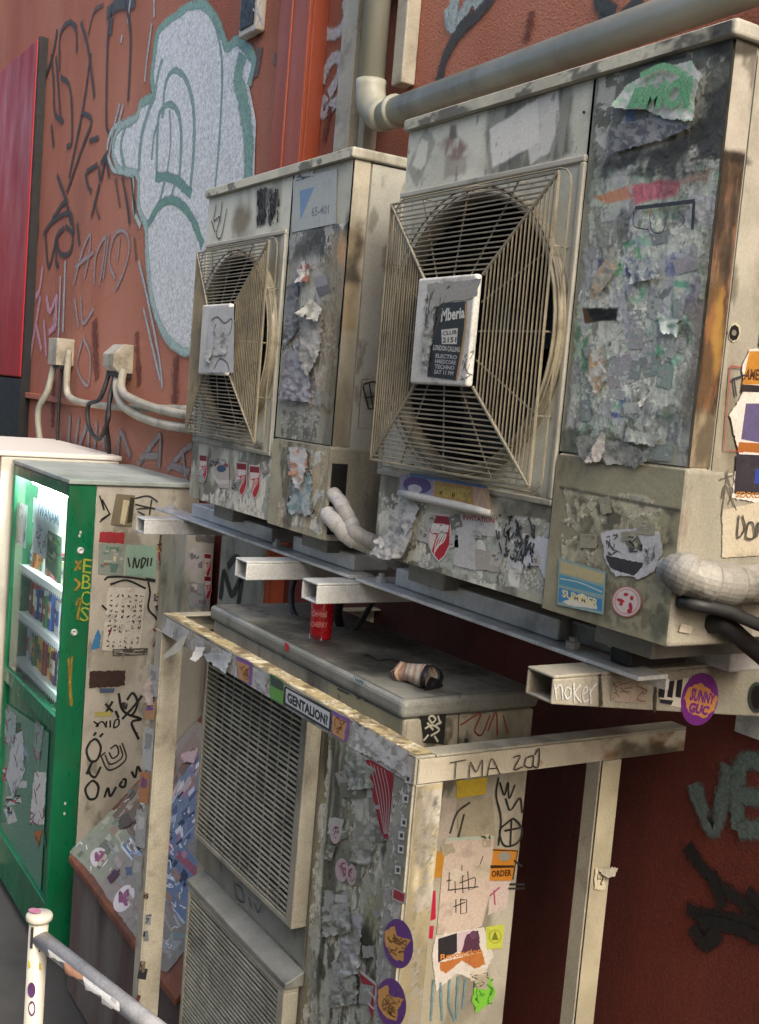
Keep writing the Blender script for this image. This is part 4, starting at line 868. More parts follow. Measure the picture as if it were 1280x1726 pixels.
def blocks(d, quad, n, pal, seed=0, s=.2):
    rr = random.Random(seed); q = [np.array(p, float) for p in quad]; f = lambda x, y: tuple((1-x)*(1-y)*q[0]+x*(1-y)*q[1]+x*y*q[2]+(1-x)*y*q[3])
    for k in range(n):
        w, h = rr.uniform(.3, 1)*s, rr.uniform(.25, .8)*s; x, y = rr.uniform(.02, .98-w), rr.uniform(.02, .98-h)
        if rr.random() < .35: d.poly([f(x, y), f(x+w, y), f(x+w*rr.uniform(.6, 1), y+h), f(x+w*.1, y+h*rr.uniform(.6, 1))], rr.choice(pal))
        else: d.poly([f(x, y), f(x+w, y), f(x+w, y+h*.5), f(x, y+h*.5)], rr.choice(pal))
# -- right unit, upper right
def fn(d):
    d.text('BMOI', [(1056, 184), (1160, 184), (1170, 126), (1072, 148)], '6fb487', .06); d.line([(1080, 128), (1120, 112), (1160, 130)], 4, '7fbf92', True); d.line([(1150, 128), (1160, 180)], 5, '6db487', True)
crumple(PF, [(1112, 118), (1172, 102), (1190, 130), (1180, 165), (1178, 208), (1130, 203), (1098, 188), (1035, 184), (1062, 144)], 'd3d8d4', .010, 'peeling_paper', UL, 3, .006, 4, 50, c2='a9cdb4', jag=2)
S(UL, Plane('Y', 1.286), 'painted_letters', [(1070, 150), (1072, 149), (1072, 151)], '7fbf92', mat='ink', fn=fn, off=.001)
scr(UL, PF, [[(1075, 352), (1176, 340)], [(1175, 341), (1172, 388)]], 6, '2a3440', 'marker_frame', off=.006)
scr(UL, PF, [[(1073, 356), (1074, 382), (1098, 388)], [(1100, 362), (1104, 390), (1122, 392), (1128, 366)], [(1148, 358), (1160, 372), (1150, 384)]], 1.6, '3a3f4a', 'marker_frame', off=.006)
S(UL, PF, 'torn_corner', [(1020, 732), (1026, 760), (1018, 780), (990, 782), (1008, 750)], 'b9b1a4', jag=2, mat='paper', off=.006)
crumple(PF, [(1018, 728), (1028, 735), (1026, 770), (1018, 782), (989, 783), (1006, 752)], 'c4bdb2', .012, 'peeling_paper', UL, 8, .006, 4, 20)
crumple(PF, [(1000, 590), (1022, 585), (1030, 640), (1012, 668), (995, 630)], 'c2c4bc', .012, 'peeling_paper', UL, 11, .005, 4, 20, c2='a98f6e')
crumple(PF, [(1105, 655), (1098, 670), (1086, 690), (1080, 680)], 'c4c6be', .01, 'peeling_paper', UL, 12, .005, 3, 20)
crumple(PF, [(1060, 440), (1110, 430), (1120, 470), (1070, 480)], 'aab4b2', .012, 'peeling_paper', UL, 14, .004, 4, 14, c2='7f8a94')
crumple(PF, [(1110, 525), (1148, 540), (1150, 570), (1120, 560)], 'b9c6c2', .012, 'peeling_paper', UL, 15, .004, 4, 14, c2='8aa89a')
crumple(PF, [(1000, 470), (1035, 420), (1050, 450), (1010, 510)], 'a8a89a', .012, 'peeling_paper', UL, 16, .004, 4, 18, c2='b7a78c')
crumple(PF, [(970, 735), (1060, 745), (1110, 770), (1080, 790), (985, 775)], '8d9089', .014, 'peeling_paper', UL, 17, .004, 4, 24, c2='6e726c')
crumple(PF, [(1030, 215), (1130, 190), (1175, 215), (1120, 240), (1030, 262)], '8c9092', .012, 'peeling_paper', UL, 18, .004, 4, 26, c2='5f646c')
crumple(PF, [(1060, 720), (1120, 735), (1110, 755), (1055, 745)], 'a4aca4', .012, 'peeling_paper', UL, 27, .004, 4, 20)
d = Dec(PF, .003); [d.ell(x, y, 2.6, 2.8, '151515') for x, y in ((983, 133), (992, 131), (987, 190))]; d.build('screw', UL)
# -- centre plate of the right unit
PP = Plane('Y', 1.2396); PP.lift = .0008
def fn(d):
    d.text('Mberia', [(744, 543), (784, 536), (785, 517), (746, 520)], 'cfd2c8', .03); d.poly([(745, 556), (773, 553), (771, 580), (746, 580)], 'c9c9c0'); d.text('CLUB', [(747, 566), (771, 563), (771, 556), (747, 559)], '30302c', .03); d.text('2151', [(747, 578), (770, 577), (771, 568), (747, 569)], '30302c', .03)
    d.text('LONDON CALLING', [(731, 590), (776, 594), (777, 585), (732, 581)], 'b9bab4', .03)
    for k in range(4): d.text(('ELECTRO', 'HARDCORE', 'TECHNO', 'SAT 11 PM')[k], [(735-k*.8, 603+k*9), (771-k*2, 606+k*9), (772-k*2, 599+k*9), (736-k*.8, 596+k*9)], 'a9abb0', .03)
    d.line([(787, 510), (784, 560), (771, 640)], 3.5, 'b08a55')
S(UL, PP, 'sticker', [(736, 512), (788, 508), (784, 560), (777, 605), (769, 641), (721, 634), (727, 590), (732, 560)], '1d1f20', 'black sticker with white lettering', fn=fn)
S(UL, PP, 'sticker', [(768, 489), (797, 486), (795, 503), (767, 506)], 'a7bdb8', fn=lambda d: d.text('NOTICE', [(770, 500), (793, 498), (794, 490), (771, 493)], '6f8a86', .02))
d = Dec(PP); rndstrokes(d, [(722, 490), (760, 482), (730, 580), (716, 600)], 26, 1.6, '5c5b55', 3, .3, True); rndstrokes(d, [(785, 600), (802, 590), (800, 640), (778, 640)], 14, 1.6, '77736a', 4, .4); d.build('scratches', UL, 'stain')
S(UL, PP, 'scrap', [(722, 478), (812, 470), (805, 500), (745, 512), (726, 520)], 'a1a29b', jag=3, mat='paper')
crumple(PP, [(718, 500), (735, 510), (732, 560), (722, 630), (712, 620)], 'a9aaa5', .006, 'scrap', UL, 33, .001, 3, 14, c2='77776f')
# -- lower strip of the right unit
def fn(d):
    d.poly([(683, 800), (740, 808), (738, 836), (683, 826)], '8f93a4'); d.ell(712, 818, 24, 14, '5a4a7e', 8); d.ell(708, 824, 12, 7, 'b9bcc4', 8); d.poly([(742, 812), (806, 820), (808, 852), (740, 838)], 'a98a52'); d.poly([(700, 797), (829, 818), (829, 824), (698, 803)], '5f7ea6'); d.text('MERMAIDS', [(748, 836), (802, 846), (802, 826), (748, 818)], 'b9a94e', .03); d.line([(812, 858), (822, 828), (836, 862)], 2.5, 'c9b27e')
S(UL, PF, 'poster', [(684, 798), (832, 820), (840, 866), (682, 832)], 'b49a86', 'half peeled poster in purple and ochre', jag=1, mat='paper', fn=fn, off=.012)
P = [PF.at(682+k*22, 831+k*4.9, .012) for k in range(8)]; MB('c3c4be').tube(P, [.007, .009, .009, .0085, .009, .009, .008, .006], 10).build('rolled_edge', 'paper', UL, smooth=True)
crumple(PF, [(672, 850), (700, 860), (706, 900), (690, 940), (672, 945), (640, 935), (650, 900), (662, 870)], 'b4b5b0', .035, 'peeling_paper', UL, 21, .004, 3.5, 22, c2='8f928f')
crumple(PF, [(655, 895), (668, 900), (664, 925), (640, 915)], 'c3c3bd', .03, 'peeling_paper', UL, 22, .008, 3.5, 14, c2='9a9c98')
crumple(PF, [(693, 845), (712, 850), (710, 880), (696, 905), (684, 880)], 'a9aba8', .03, 'peeling_paper', UL, 23, .004, 3.5, 16)
def shield(x, y, w, h, parent, plane, tilt=0, txt=None, label=None):
    d = Dec(plane); f = lambda a, b: (x+a*w+b*tilt, y+b*h+a*w*.10)
    o = [(-.5, 0), (.5, 0), (.5, .62), (.25, .88), (0, 1), (-.3, .84), (-.5, .6)]; d.poly([f(*p) for p in o], 'c9c4c0'); d.poly([f(a*.86, b*.92+.04) for a, b in o], 'b3202f'); d.poly([f(-.42, .05), f(.42, .05), f(.42, .2), f(-.42, .2)], '7e1a2c')
    d.poly([f(-.40, .22), f(.40, .22), f(.36, .36), f(-.36, .42)], 'd6d0ca'); 
    if txt: d.text(txt, [f(-.38, .36), f(.38, .34), f(.38, .2), f(-.38, .2)], 'e8e2dc', .05)
    for q in range(4): d.line([f(-.2+q*.05, .85-q*.06), f(-.1+q*.1, .55), f(.1+q*.07, .40)], w*.05, 'e6dcd2')
    d.poly([f(-.42, .42), f(-.1, .44), f(-.3, .8), f(-.42, .62)], 'd9cdc4'); return d.build('shield_sticker', parent, 'sticker', label)
shield(743, 866, 40, 82, UL, PF, -2, 'NEW ERA'[:3]+' JERA', 'red shield sticker with white arrow strokes')
d = Dec(PF); d.poly([(772, 866), (836, 872), (834, 905), (800, 900), (806, 925), (804, 962), (765, 952)], 'c0c1be', 2); d.text('INVITATION', [(782, 876), (835, 882), (835, 873), (782, 867)], 'a03040', .03); d.build('paper', UL, 'paper')
d = Dec(PF); rndstrokes(d, [(838, 868), (905, 875), (900, 960), (842, 930)], 46, 3.2, '2d333c', 5, .22, True); d.build('graffiti', UL, 'ink')
S(UL, PF, 'paint_splash', [(895, 905), (945, 908), (942, 940), (922, 978), (905, 950), (888, 955), (880, 930)], 'bcc2c8', mat='paper', jag=4)
S(UL, PF, 'scrap', [(858, 940), (885, 948), (880, 962), (866, 958)], 'c5c8c8', mat='paper', jag=2); S(UL, PF, 'scrap', [(800, 925), (835, 930), (845, 965), (805, 960)], 'a9a59a', mat='paper', jag=3)
# cover
def fn(d):
    d.poly([(1024, 936), (1045, 940), (1088, 950), (1080, 962), (1072, 970), (1040, 962), (1030, 955)], '34363a', 2); rndstrokes(d, [(1025, 905), (1045, 900), (1048, 935), (1028, 935)], 14, 2, '55585c', 4, .4); rndstrokes(d, [(1062, 905), (1085, 900), (1085, 930), (1066, 930)], 10, 2.4, '4a4d52', 5, .4); rndstrokes(d, [(1088, 925), (1108, 915), (1105, 950), (1090, 955)], 12, 2, '7b7e82', 6, .4)
S(UL, PC, 'scrap', [(1015, 898), (1050, 892), (1080, 890), (1116, 898), (1120, 930), (1106, 962), (1080, 976), (1060, 970), (1040, 972), (1024, 950), (1020, 925)], 'c3c5c6', 'white torn scrap with dark blotch', mat='paper', jag=3, fn=fn)
def fn(d):
    d.poly([(948, 945), (1021, 967), (1020, 985), (947, 965)], 'b5ad84'); d.poly([(946, 968), (1020, 990), (1019, 1003), (945, 985)], '4f8fa6'); d.poly([(945, 990), (1018, 1010), (1017, 1030), (944, 1014)], '3f7fae'); d.poly([(950, 1014), (985, 1000), (1012, 1028), (960, 1020)], 'd2d0c0', 2); d.line([(947, 975), (980, 982), (1018, 998)], 2, 'a9c0c4'); d.text('SUMMER', [(950, 1006), (1010, 1024), (1012, 1010), (950, 993)], 'd9cf9a', .03)
S(UL, PC, 'sticker', [(945, 940), (1024, 964), (1020, 1036), (942, 1019)], '86a3a0', 'blue and cream ticket like sticker', fn=fn)
d = Dec(PC); d.ell(1059, 1014, 25, 26, 'b86a6a'); d.ell(1059, 1014, 23.5, 24.5, 'cdbfb8'); d.ell(1059, 1014, 20, 21, 'b86a6a'); d.ell(1059, 1014, 19, 20, 'd2c6c0')
for x, y, a, b, r in ((1049, 1012, 7, 3, 20), (1058, 1002, 4, 3, 0), (1068, 1008, 3, 4, 0), (1066, 1022, 3, 7, -10), (1064, 1030, 4, 4, 0), (1050, 1018, 3, 3, 0)): d.ell(x, y, a, b, 'b02a3c', r)
d.build('round_sticker', UL, 'sticker')
# the end of the right unit
d = Dec(PXL); d.ell(1237, 560, 11, 17, 'b9b49a', 8, 8); d.ell(1236, 561, 9, 14, '17181a', 8, 8); d.ell(1236, 561, 4, 5, '77766c'); d.build('lock', UL)
MB('55513f').box(-1.2185, -1.212, 1.420, 1.445, Z(.135), Z(.215)).build('hand_grip', 'cream', UL, bevel=.004)
PXD = Plane('X', -1.2165); PXD.lift = .001
d = Dec(PXD); d.line([(1230, 617), (1275, 622)], 2, '9a4a48', smooth=False); d.line([(1230, 616), (1219, 758), (1252, 762)], 2, '9a4a48', smooth=False); d.line([(1232, 640), (1255, 632)], 3, '33363a'); d.line([(1236, 640), (1240, 668)], 3, '33363a'); d.build('frame_sticker', UL)
def fn(d):
    d.poly([(1262, 592), (1290, 592), (1290, 648), (1250, 648)], 'b27a1f'); d.text('AMER', [(1252, 640), (1285, 642), (1287, 622), (1256, 622)], '4a2008', .04); d.poly([(1250, 648), (1290, 650), (1290, 662), (1248, 660)], '1d1412'); d.poly([(1256, 680), (1300, 680), (1300, 750), (1248, 740)], '554d72'); d.poly([(1244, 745), (1300, 748), (1300, 765), (1242, 760)], '9a5a1c'); d.poly([(1240, 765), (1300, 768), (1300, 835), (1236, 832)], '26222c'); d.poly([(1272, 790), (1300, 790), (1300, 815), (1270, 815)], '1d3aa0'); d.text('SEXXO', [(1238, 838), (1280, 840), (1280, 830), (1240, 828)], 'a8732c', .03)
S(UL, PXD, 'poster', [(1262, 588), (1300, 588), (1300, 850), (1232, 840), (1244, 760), (1228, 700), (1252, 660), (1250, 615)], 'cfc8bf', 'torn orange and purple poster on the end panel', mat='paper', jag=3, fn=fn)
S(UL, PXD, 'paper', [(1216, 860), (1300, 840), (1300, 935), (1216, 940)], 'b7ae98', mat='paper', jag=2)
scr(UL, PXD, [[(1242, 868), (1240, 905), (1252, 890), (1248, 868)], [(1258, 880), (1254, 905), (1268, 905), (1266, 882), (1258, 880)], [(1272, 905), (1274, 880), (1280, 900), (1286, 880)]], 3, '3c3a33', off=.004)
scr(UL, PXD, [[(1222, 795), (1232, 830), (1226, 850)], [(1212, 808), (1236, 800)], [(1215, 840), (1222, 818), (1240, 860)], [(1226, 790), (1215, 870)]], 2, '5c584a')
S(UL, PXD, 'sticker', [(1234, 955), (1290, 948), (1290, 976), (1234, 976)], 'd0c8b0'); S(UL, Plane('X', -1.2155), 'sticker', [(1147, 1051), (1167, 1055), (1163, 1068), (1143, 1064)], 'b9b2a0')
# -- left unit
def fn(d): d.poly([(507, 322), (532, 315), (508, 372)], '6d8fb2'); d.text('65-401', [(527, 366), (556, 360), (556, 345), (527, 350)], '6b7276', .02)
S(US, PF, 'notice', [(496, 302), (570, 285), (568, 377), (494, 392)], 'aeb4ae', 'faded notice with blue triangle', fn=fn)
S(US, PF, 'sticker', [(499, 292), (530, 283), (530, 300), (498, 308)], 'b9bab2', fn=lambda d: rndstrokes(d, [(500, 294), (529, 286), (529, 299), (500, 305)], 9, 1.2, '3a3a3a', 4, .5))
for a, b in ((435, 450), (454, 472)): d = Dec(PF); rndstrokes(d, [(a, 322), (b, 316), (b, 374), (a, 380)], 40, 2.2, '2f3233', a, .3, True); d.build('ink_block', US, 'ink')
scr(US, PF, [[(366, 345), (362, 372), (372, 366), (366, 395), (374, 400), (384, 352)], [(376, 340), (372, 375)], [(358, 372), (364, 392)]], 1.6, '2f3130')
PQ = Plane('Y', 1.2396); PQ.lift = .0008
S(US, PQ, 'paint_patch', [(354, 520), (396, 517), (395, 628), (350, 628)], 'c6c8c8', mat='paper')
d = Dec(PQ); 
for q in ([(358, 540), (368, 535), (380, 545), (392, 538), (390, 560), (384, 566)], [(366, 545), (362, 562), (374, 580), (366, 600)], [(380, 555), (372, 575), (378, 590)], [(356, 600), (366, 585), (380, 592)], [(362, 622), (372, 605), (384, 612), (388, 626)]): d.line(q, 2.2, '6e6c66')
d.build('peeling_edge', US, 'ink'); crumple(PQ, [(346, 590), (360, 588), (362, 612), (348, 612)], 'b4b4ae', .015, 'peeling_paper', US, 4, .002, 3, 10)
crumple(PQ, [(362, 540), (390, 545), (384, 600), (360, 600)], 'b9bab8', .006, 'peeling_paper', US, 5, .001, 3, 10, c2='85837c')
shield(344, 766, 14, 50, US, PF); shield(409, 779, 19, 58, US, PF, 0, None); shield(431, 784, 19, 58, US, PF, 0, None)
def fn(d): d.ell(375, 790, 8, 6, '3b5470'); d.line([(364, 785), (372, 779), (386, 786)], 3, '8a3038'); d.line([(362, 800), (370, 812), (388, 812)], 4, 'd0cec8')
S(US, PF, 'sticker', [(362, 782), (388, 784), (388, 824), (372, 822), (362, 808)], 'bdb6ac', fn=fn)
crumple(PF, [(512, 440), (528, 445), (526, 480), (508, 476), (504, 455)], 'c4c4c0', .02, 'peeling_paper', US, 41, .004, 3, 12, c2='8a5a4a')
crumple(PF, [(528, 503), (548, 520), (548, 545), (510, 530)], 'c4c3ba', .04, 'peeling_paper', US, 42, .004, 3, 24, c2='9a998c')
crumple(PF, [(512, 530), (548, 535), (545, 600), (530, 640), (510, 610)], '9d9d96', .02, 'peeling_paper', US, 43, .004, 3, 14, c2='b6b5ae')
crumple(PF, [(484, 590), (520, 590), (536, 680), (478, 674)], '9ea1a4', .018, 'peeling_paper', US, 44, .003, 3, 10, c2='7e7a86')
crumple(PF, [(486, 480), (505, 470), (508, 560), (484, 590)], '858a8e', .014, 'peeling_paper', US, 45, .003, 3, 12, c2='5f6468')
crumple(PC, [(490, 752), (520, 756), (524, 790), (512, 830), (494, 800)], 'c3c4c0', .02, 'peeling_paper', US, 46, .003, 3, 14, c2='b98a6a')
crumple(PC, [(498, 800), (530, 790), (530, 870), (490, 865)], 'a9b3b2', .012, 'peeling_paper', US, 47, .002, 3, 14, c2='7f9a9c')
d = Dec(Plane('X', -2.3325)); d.line([(609, 640), (636, 638), (632, 721), (603, 722), (609, 640)], 1.2, '7a3a36', smooth=False); d.line([(611, 650), (621, 690)], 3, '20201f'); d.line([(611, 648), (632, 644), (634, 666), (617, 670)], 2.4, '20201f'); d.line([(622, 646), (628, 685)], 2.4, '20201f'); d.line([(632, 668), (634, 684), (622, 690)], 2.4, '20201f'); d.build('tag_sticker', US, 'ink')
MB().box(-2.345, -2.3295, 1.303, 1.345, Z(-.325), Z(-.155)).build('cable_opening', 'dark', US)
# streaks of grime
#==================================================================== BRACKET ARM MARKS
PA = Plane('X', XR); PA.lift = .0008
k = .297; T = lambda q: [(900+x*k, 800+y*k) for x, y in q]
scr(AR, PA, [T(q) for q in ([(115, 1190), (120, 1230), (125, 1275)], [(122, 1215), (140, 1192), (155, 1205), (160, 1275)], [(205, 1215), (185, 1205), (172, 1240), (185, 1270), (205, 1250), (205, 1215)], [(222, 1180), (226, 1290)], [(262, 1190), (230, 1238), (265, 1292)], [(272, 1245), (300, 1225), (290, 1198), (272, 1240), (282, 1285), (308, 1272)], [(314, 1205), (320, 1300)], [(318, 1235), (335, 1200), (352, 1185)])], 2.6, 'd2d5d2', 'handwritten_tag', label='white handwritten tag')
d = Dec(PA); d.ell(1178, 1178, 31, 45, '6e2c7c', 12); d.ell(1178, 1178, 31, 45, '6e2c7c', 12); d.poly([(1160, 1158), (1180, 1150), (1208, 1172), (1204, 1196), (1185, 1210), (1158, 1200), (1152, 1176)], 'c0864a', 3)
d.text('SUNNY', [(1160, 1180), (1202, 1188), (1206, 1170), (1166, 1158)], '6e2c7c', .05); d.text('GUC', [(1158, 1200), (1190, 1206), (1196, 1190), (1162, 1182)], '6e2c7c', .06); d.build('oval_sticker', AR, 'sticker', 'purple oval sticker with orange lettering')
d = Dec(PA); d.poly([(1110, 1150), (1160, 1142), (1150, 1194), (1112, 1184)], 'c9c5b6'); [d.poly([(1112+i*14, 1150-i*2), (1122+i*14, 1148-i*2), (1118+i*14, 1176), (1109+i*14, 1174)], '24272c') for i in range(3)]; d.poly([(1112, 1178), (1134, 1180), (1130, 1188), (1112, 1184)], '2a2d33'); d.build('striped_sticker', AR)
d = Dec(PA); d.ell(1274, 1175, 14, 26, '2f3a34'); d.ell(1274, 1175, 10, 20, '14100e'); d.build('hole', AR)
S(AR, PA, 'sticker', [(1030, 1145), (1092, 1148), (1090, 1186), (1028, 1180)], '97897a', mat='paper', jag=2, fn=lambda d: rndstrokes(d, [(1032, 1148), (1090, 1150), (1088, 1182), (1030, 1178)], 14, 1.6, '6a5c52', 3, .3))
scr(AR, PA, [[(1010, 1135), (1012, 1190)], [(1105, 1140), (1102, 1200)]], 5, '3a342a', 'rust_stain', 'stain', True)
#==================================================================== WALL GRAFFITI
sil = [(262, 95), (268, 55), (300, 25), (330, 8), (352, 14), (372, 45), (385, 80), (400, 70), (418, 82), (429, 98), (430, 110), (422, 145), (434, 205), (432, 260), (430, 330), (400, 440), (360, 560), (322, 592), (300, 585), (275, 555), (258, 500), (250, 420), (248, 382), (236, 350), (234, 296), (215, 290), (200, 283), (192, 250), (200, 220), (215, 208), (232, 197), (240, 175), (260, 162), (258, 130)]
d = Dec(PW); d.poly(sil, 'dde1e1'); d.build('silver_fill', wall, 'silver', 'big silver bubble shape')
d = Dec(PW)
d.line(sil[:12], 6.5, '83aaa1', True); d.line(sil[-7:]+sil[:2], 6, '83aaa1', True); d.line([(412, 92), (404, 130), (412, 170), (422, 240), (418, 320), (400, 400)], 14, '7fa89c', True); d.line(sil[16:32], 5, 'a3bcb6', True)
d.build('teal_outline', wall, 'spray')
d = Dec(PW)
for q, w in (([(266, 298), (268, 220), (272, 190), (288, 176), (303, 192), (308, 235), (305, 298)], 5), ([(276, 200), (280, 150), (288, 126), (300, 120), (316, 135), (328, 180), (329, 250), (322, 330)], 5), ([(288, 185), (290, 240), (283, 300)], 3), ([(264, 299), (296, 302), (325, 328)], 8), ([(280, 305), (272, 338), (262, 365), (250, 378)], 5), ([(298, 305), (290, 338)], 4), ([(252, 380), (268, 350), (288, 338), (308, 346), (328, 372), (344, 415)], 8), ([(362, 30), (374, 80), (377, 140), (372, 240), (365, 318)], 4), ([(236, 290), (240, 235), (252, 190), (262, 165)], 6), ([(214, 212), (206, 245), (212, 285)], 5), ([(262, 170), (268, 130), (276, 100)], 5), ([(258, 270), (262, 230), (270, 205)], 4)): d.line(q, w*.72, '6f9a8f' if w > 6 else '82a29c', True)
d.build('inner_lines', wall, 'spray')
d = Dec(PW); d.line([(x-9, y) for x, y in sil[22:30]], 3.5, 'b5c8c4', True); d.line([(248, 420), (256, 500), (276, 562), (302, 590), (330, 596)], 4, 'b9c6c4', True); d.build('pale_halo', wall, 'spray')
dark = [[(98, 50), (90, 95), (72, 150), (66, 180)], [(88, 92), (92, 140), (94, 190), (108, 206)], [(96, 95), (100, 150), (104, 205)], [(102, 120), (103, 60), (118, 38), (130, 50), (131, 88)], [(138, 38), (150, 80), (161, 165)], [(104, 130), (120, 150), (123, 235), (114, 248)], [(88, 210), (92, 248)], [(155, 90), (142, 180), (118, 300)], [(140, 190), (156, 204), (140, 250), (114, 325)], [(152, 238), (168, 232)], [(192, 5), (184, 60), (181, 200), (186, 225)], [(213, 0), (222, 60), (218, 172)], [(98, 295), (112, 335), (122, 378)], [(78, 395), (84, 450), (98, 395)], [(98, 400), (96, 440), (100, 450)], [(110, 384), (98, 400), (104, 428), (120, 425), (124, 395), (112, 382)], [(132, 376), (136, 415)], [(90, 370), (106, 345), (116, 340)], [(146, 292), (150, 312), (156, 324)], [(148, 290), (166, 278)], [(168, 280), (172, 304), (180, 268), (186, 300)], [(170, 310), (156, 366)], [(185, 255), (172, 275)], [(208, 298), (216, 340), (221, 378)], [(224, 300), (230, 362)], [(75, 395), (92, 372), (120, 360), (126, 395)]]
scr(wall, PW, dark, 2.8, '343334', soft=True, mat='spray', label='thin dark scrawls')
scr(wall, PW, [[(182, 22), (200, 8), (230, 4)], [(190, 30), (186, 60)]], 7, '46484a', soft=True, mat='spray')
scr(wall, PW, [[(204, 175), (194, 215), (186, 262)], [(210, 176), (200, 215)], [(258, 40), (250, 100), (246, 138)], [(262, 0), (262, 30)], [(208, 60), (206, 72)], [(236, 440), (250, 500), (270, 600), (276, 655)], [(244, 520), (258, 580), (272, 640)], [(104, 465), (100, 575)], [(112, 440), (108, 560)], [(222, 0), (217, 40)]], 3, 'a9b2b6', soft=True, mat='spray', label='pale spray strokes')
scr(wall, PW, [[(126, 480), (142, 420), (154, 396), (152, 430), (144, 470)], [(130, 450), (160, 425)], [(160, 480), (164, 430), (180, 400), (176, 440), (170, 480)], [(186, 392), (176, 470)], [(196, 470), (186, 440), (196, 395), (214, 392), (220, 420), (210, 460), (196, 490)], [(128, 505), (134, 550)], [(138, 500), (142, 545), (160, 520)], [(140, 575), (132, 620), (150, 650), (154, 600), (142, 570)], [(200, 440), (204, 400)]], 2.6, '9d8f90', soft=True, mat='spray', label='pale looping tag')
scr(wall, PW, [[(74, 450), (68, 490), (62, 500)], [(70, 500), (60, 560), (52, 606)], [(62, 545), (72, 590)], [(76, 540), (80, 600)], [(80, 500), (86, 525), (98, 500), (92, 550)], [(96, 505), (96, 545), (84, 560)]], 4, 'c08f9c', soft=True, mat='spray', label='pink tag')
scr(wall, PW, [[(120, 700), (116, 760)], [(135, 705), (128, 770), (150, 715), (150, 770)], [(165, 712), (160, 770)], [(178, 765), (176, 725), (186, 745)], [(200, 780), (205, 730), (222, 770)], [(234, 785), (262, 745), (272, 738), (270, 790)], [(240, 770), (268, 768)], [(285, 792), (312, 760), (326, 750)], [(292, 785), (322, 795)], [(310, 765), (316, 810)]], 4.5, '8f8583', soft=True, mat='spray', label='grey letters under the ledge')
scr(wall, PW, [[(548, 20), (542, 40), (555, 58), (575, 52), (586, 25), (582, 0)], [(541, 35), (548, -10)], [(545, 140), (555, 110), (568, 96), (576, 105), (572, 130), (556, 160)], [(552, 162), (545, 190), (560, 180), (585, 158)]], 9, 'b9bcbe', soft=True, mat='spray', label='white digits beside the trunking')
scr(wall, PW, [[(800, -10), (782, 25), (766, 45), (758, 10)], [(770, -5), (762, 50)], [(815, -10), (800, 10)]], 12, '9fb0b4', soft=True, mat='spray')
scr(wall, PW, [[(836, -10), (808, 22), (780, 50), (760, 80), (748, 110), (742, 142)]], 11, '3b3e40', soft=True, mat='spray', label='thick dark curve')
scr(wall, PW, [[(1010, -10), (1020, 20), (1035, 40), (1060, 20), (1085, -5)], [(1020, 10), (1040, 20)]], 13, '3b4446', soft=True, mat='spray')
scr(wall, PW, [[(470, 90), (466, 110)], [(440, 80), (432, 130)]], 10, '6b5a58', soft=True, mat='spray')
PWD = Plane('Y', WY-.006); PWD.lift = .004
scr(wall, PWD, [[(1172, 1320), (1190, 1370), (1204, 1398), (1218, 1360), (1232, 1290)], [(1246, 1400), (1250, 1290), (1290, 1285)], [(1250, 1340), (1290, 1345)], [(1246, 1400), (1290, 1396)]], 17, '5f6f6c', soft=True, mat='spray', label='grey letters VE on the dark lower wall')
scr(wall, PWD, [[(1160, 1425), (1185, 1460), (1215, 1490), (1240, 1510), (1300, 1560)], [(1200, 1470), (1222, 1530)], [(1160, 1530), (1200, 1545), (1300, 1558)], [(1180, 1555), (1240, 1562), (1300, 1590)], [(1170, 1560), (1190, 1590), (1215, 1570)], [(1262, 1500), (1290, 1530)]], 14, '17181a', soft=True, mat='spray', label='black angular tag on the dark lower wall')
# pilaster scuffs are part of its paint
#==================================================================== LOWER UNIT SURFACES
PL = Plane('Y', 1.2605); PL.lift = .004
s = Skin(PL, -2.19, -1.878, Z(-1.80), Z(-.645), .0035)
s.base('8a8770', '7b7964', 7); s.torn(s.mpoly([(560, 1230), (720, 1290), (720, 1740), (510, 1740), (530, 1480)], 6, 18), ['8b8d84', '9a9d96', '777a6c', 'a3a69e', '6c6f5c', '8d8f72', '7f8a80', 'b0b2ac'], 9, 16, 51, 1.8, .0005, .5, 'b4b6ae', 26, .55)
s.grime('2f3028', .45, .6, .85, 30, 9, 2, s.mpoly([(515, 1200), (585, 1220), (560, 1740), (500, 1740)], 10, 8)); s.grime('22241e', .55, .66, .85, 14, 1.5, 4, s.mpoly([(560, 1400), (700, 1400), (700, 1740), (530, 1740)], 20, 20))
s.ell(600, 1290, 26, 60, '6d8f78', .5, .6, 16, 0, .4); s.ell(640, 1540, 30, 60, '6b6a3c', .5, .6, 16); s.grime('26271f', .5, .58, .8, 60, 3, 9, s.mpoly([(530, 1560), (700, 1560), (700, 1740), (520, 1740)], 20, 20)); s.ell(610, 1360, 20, 60, 'a7abab', .6, .5, 16, 0, .4)
s.build('front_sheet', 'panel', LU)
MB().box(-2.86, -2.2, 1.258, 1.262, Z(-1.33), Z(-1.24)).build('middle_strip', 'greymetal', LU)
PM = Plane('Y', 1.257); scr(LU, PM, [[(395, 1485), (400, 1512), (412, 1520), (408, 1498), (398, 1490)], [(420, 1512), (424, 1530)], [(430, 1522), (436, 1538), (442, 1525)], [(372, 1448), (374, 1470)]], 1.6, '26282a')
PS = Plane('X', -1.8735); PS.lift = .001
s = Skin(PS, 1.27, 1.60, Z(-1.75), Z(-.645), .005)
s.base('a8a393', '98937f', 6); s.grime('55503c', .5, .68, .6, 10, 2.5, 3); s.grime('2a2820', .58, .68, .7, 24, 2, 6, s.mpoly([(690, 1180), (800, 1180), (780, 1420), (690, 1420)], 14, 14)); s.ell(838, 1720, 40, 60, '6f6d62', .5, .6, 10)
s.build('end_sheet', 'panel', LU)
PS2 = Plane('X', -1.8725); PS2.lift = .0008
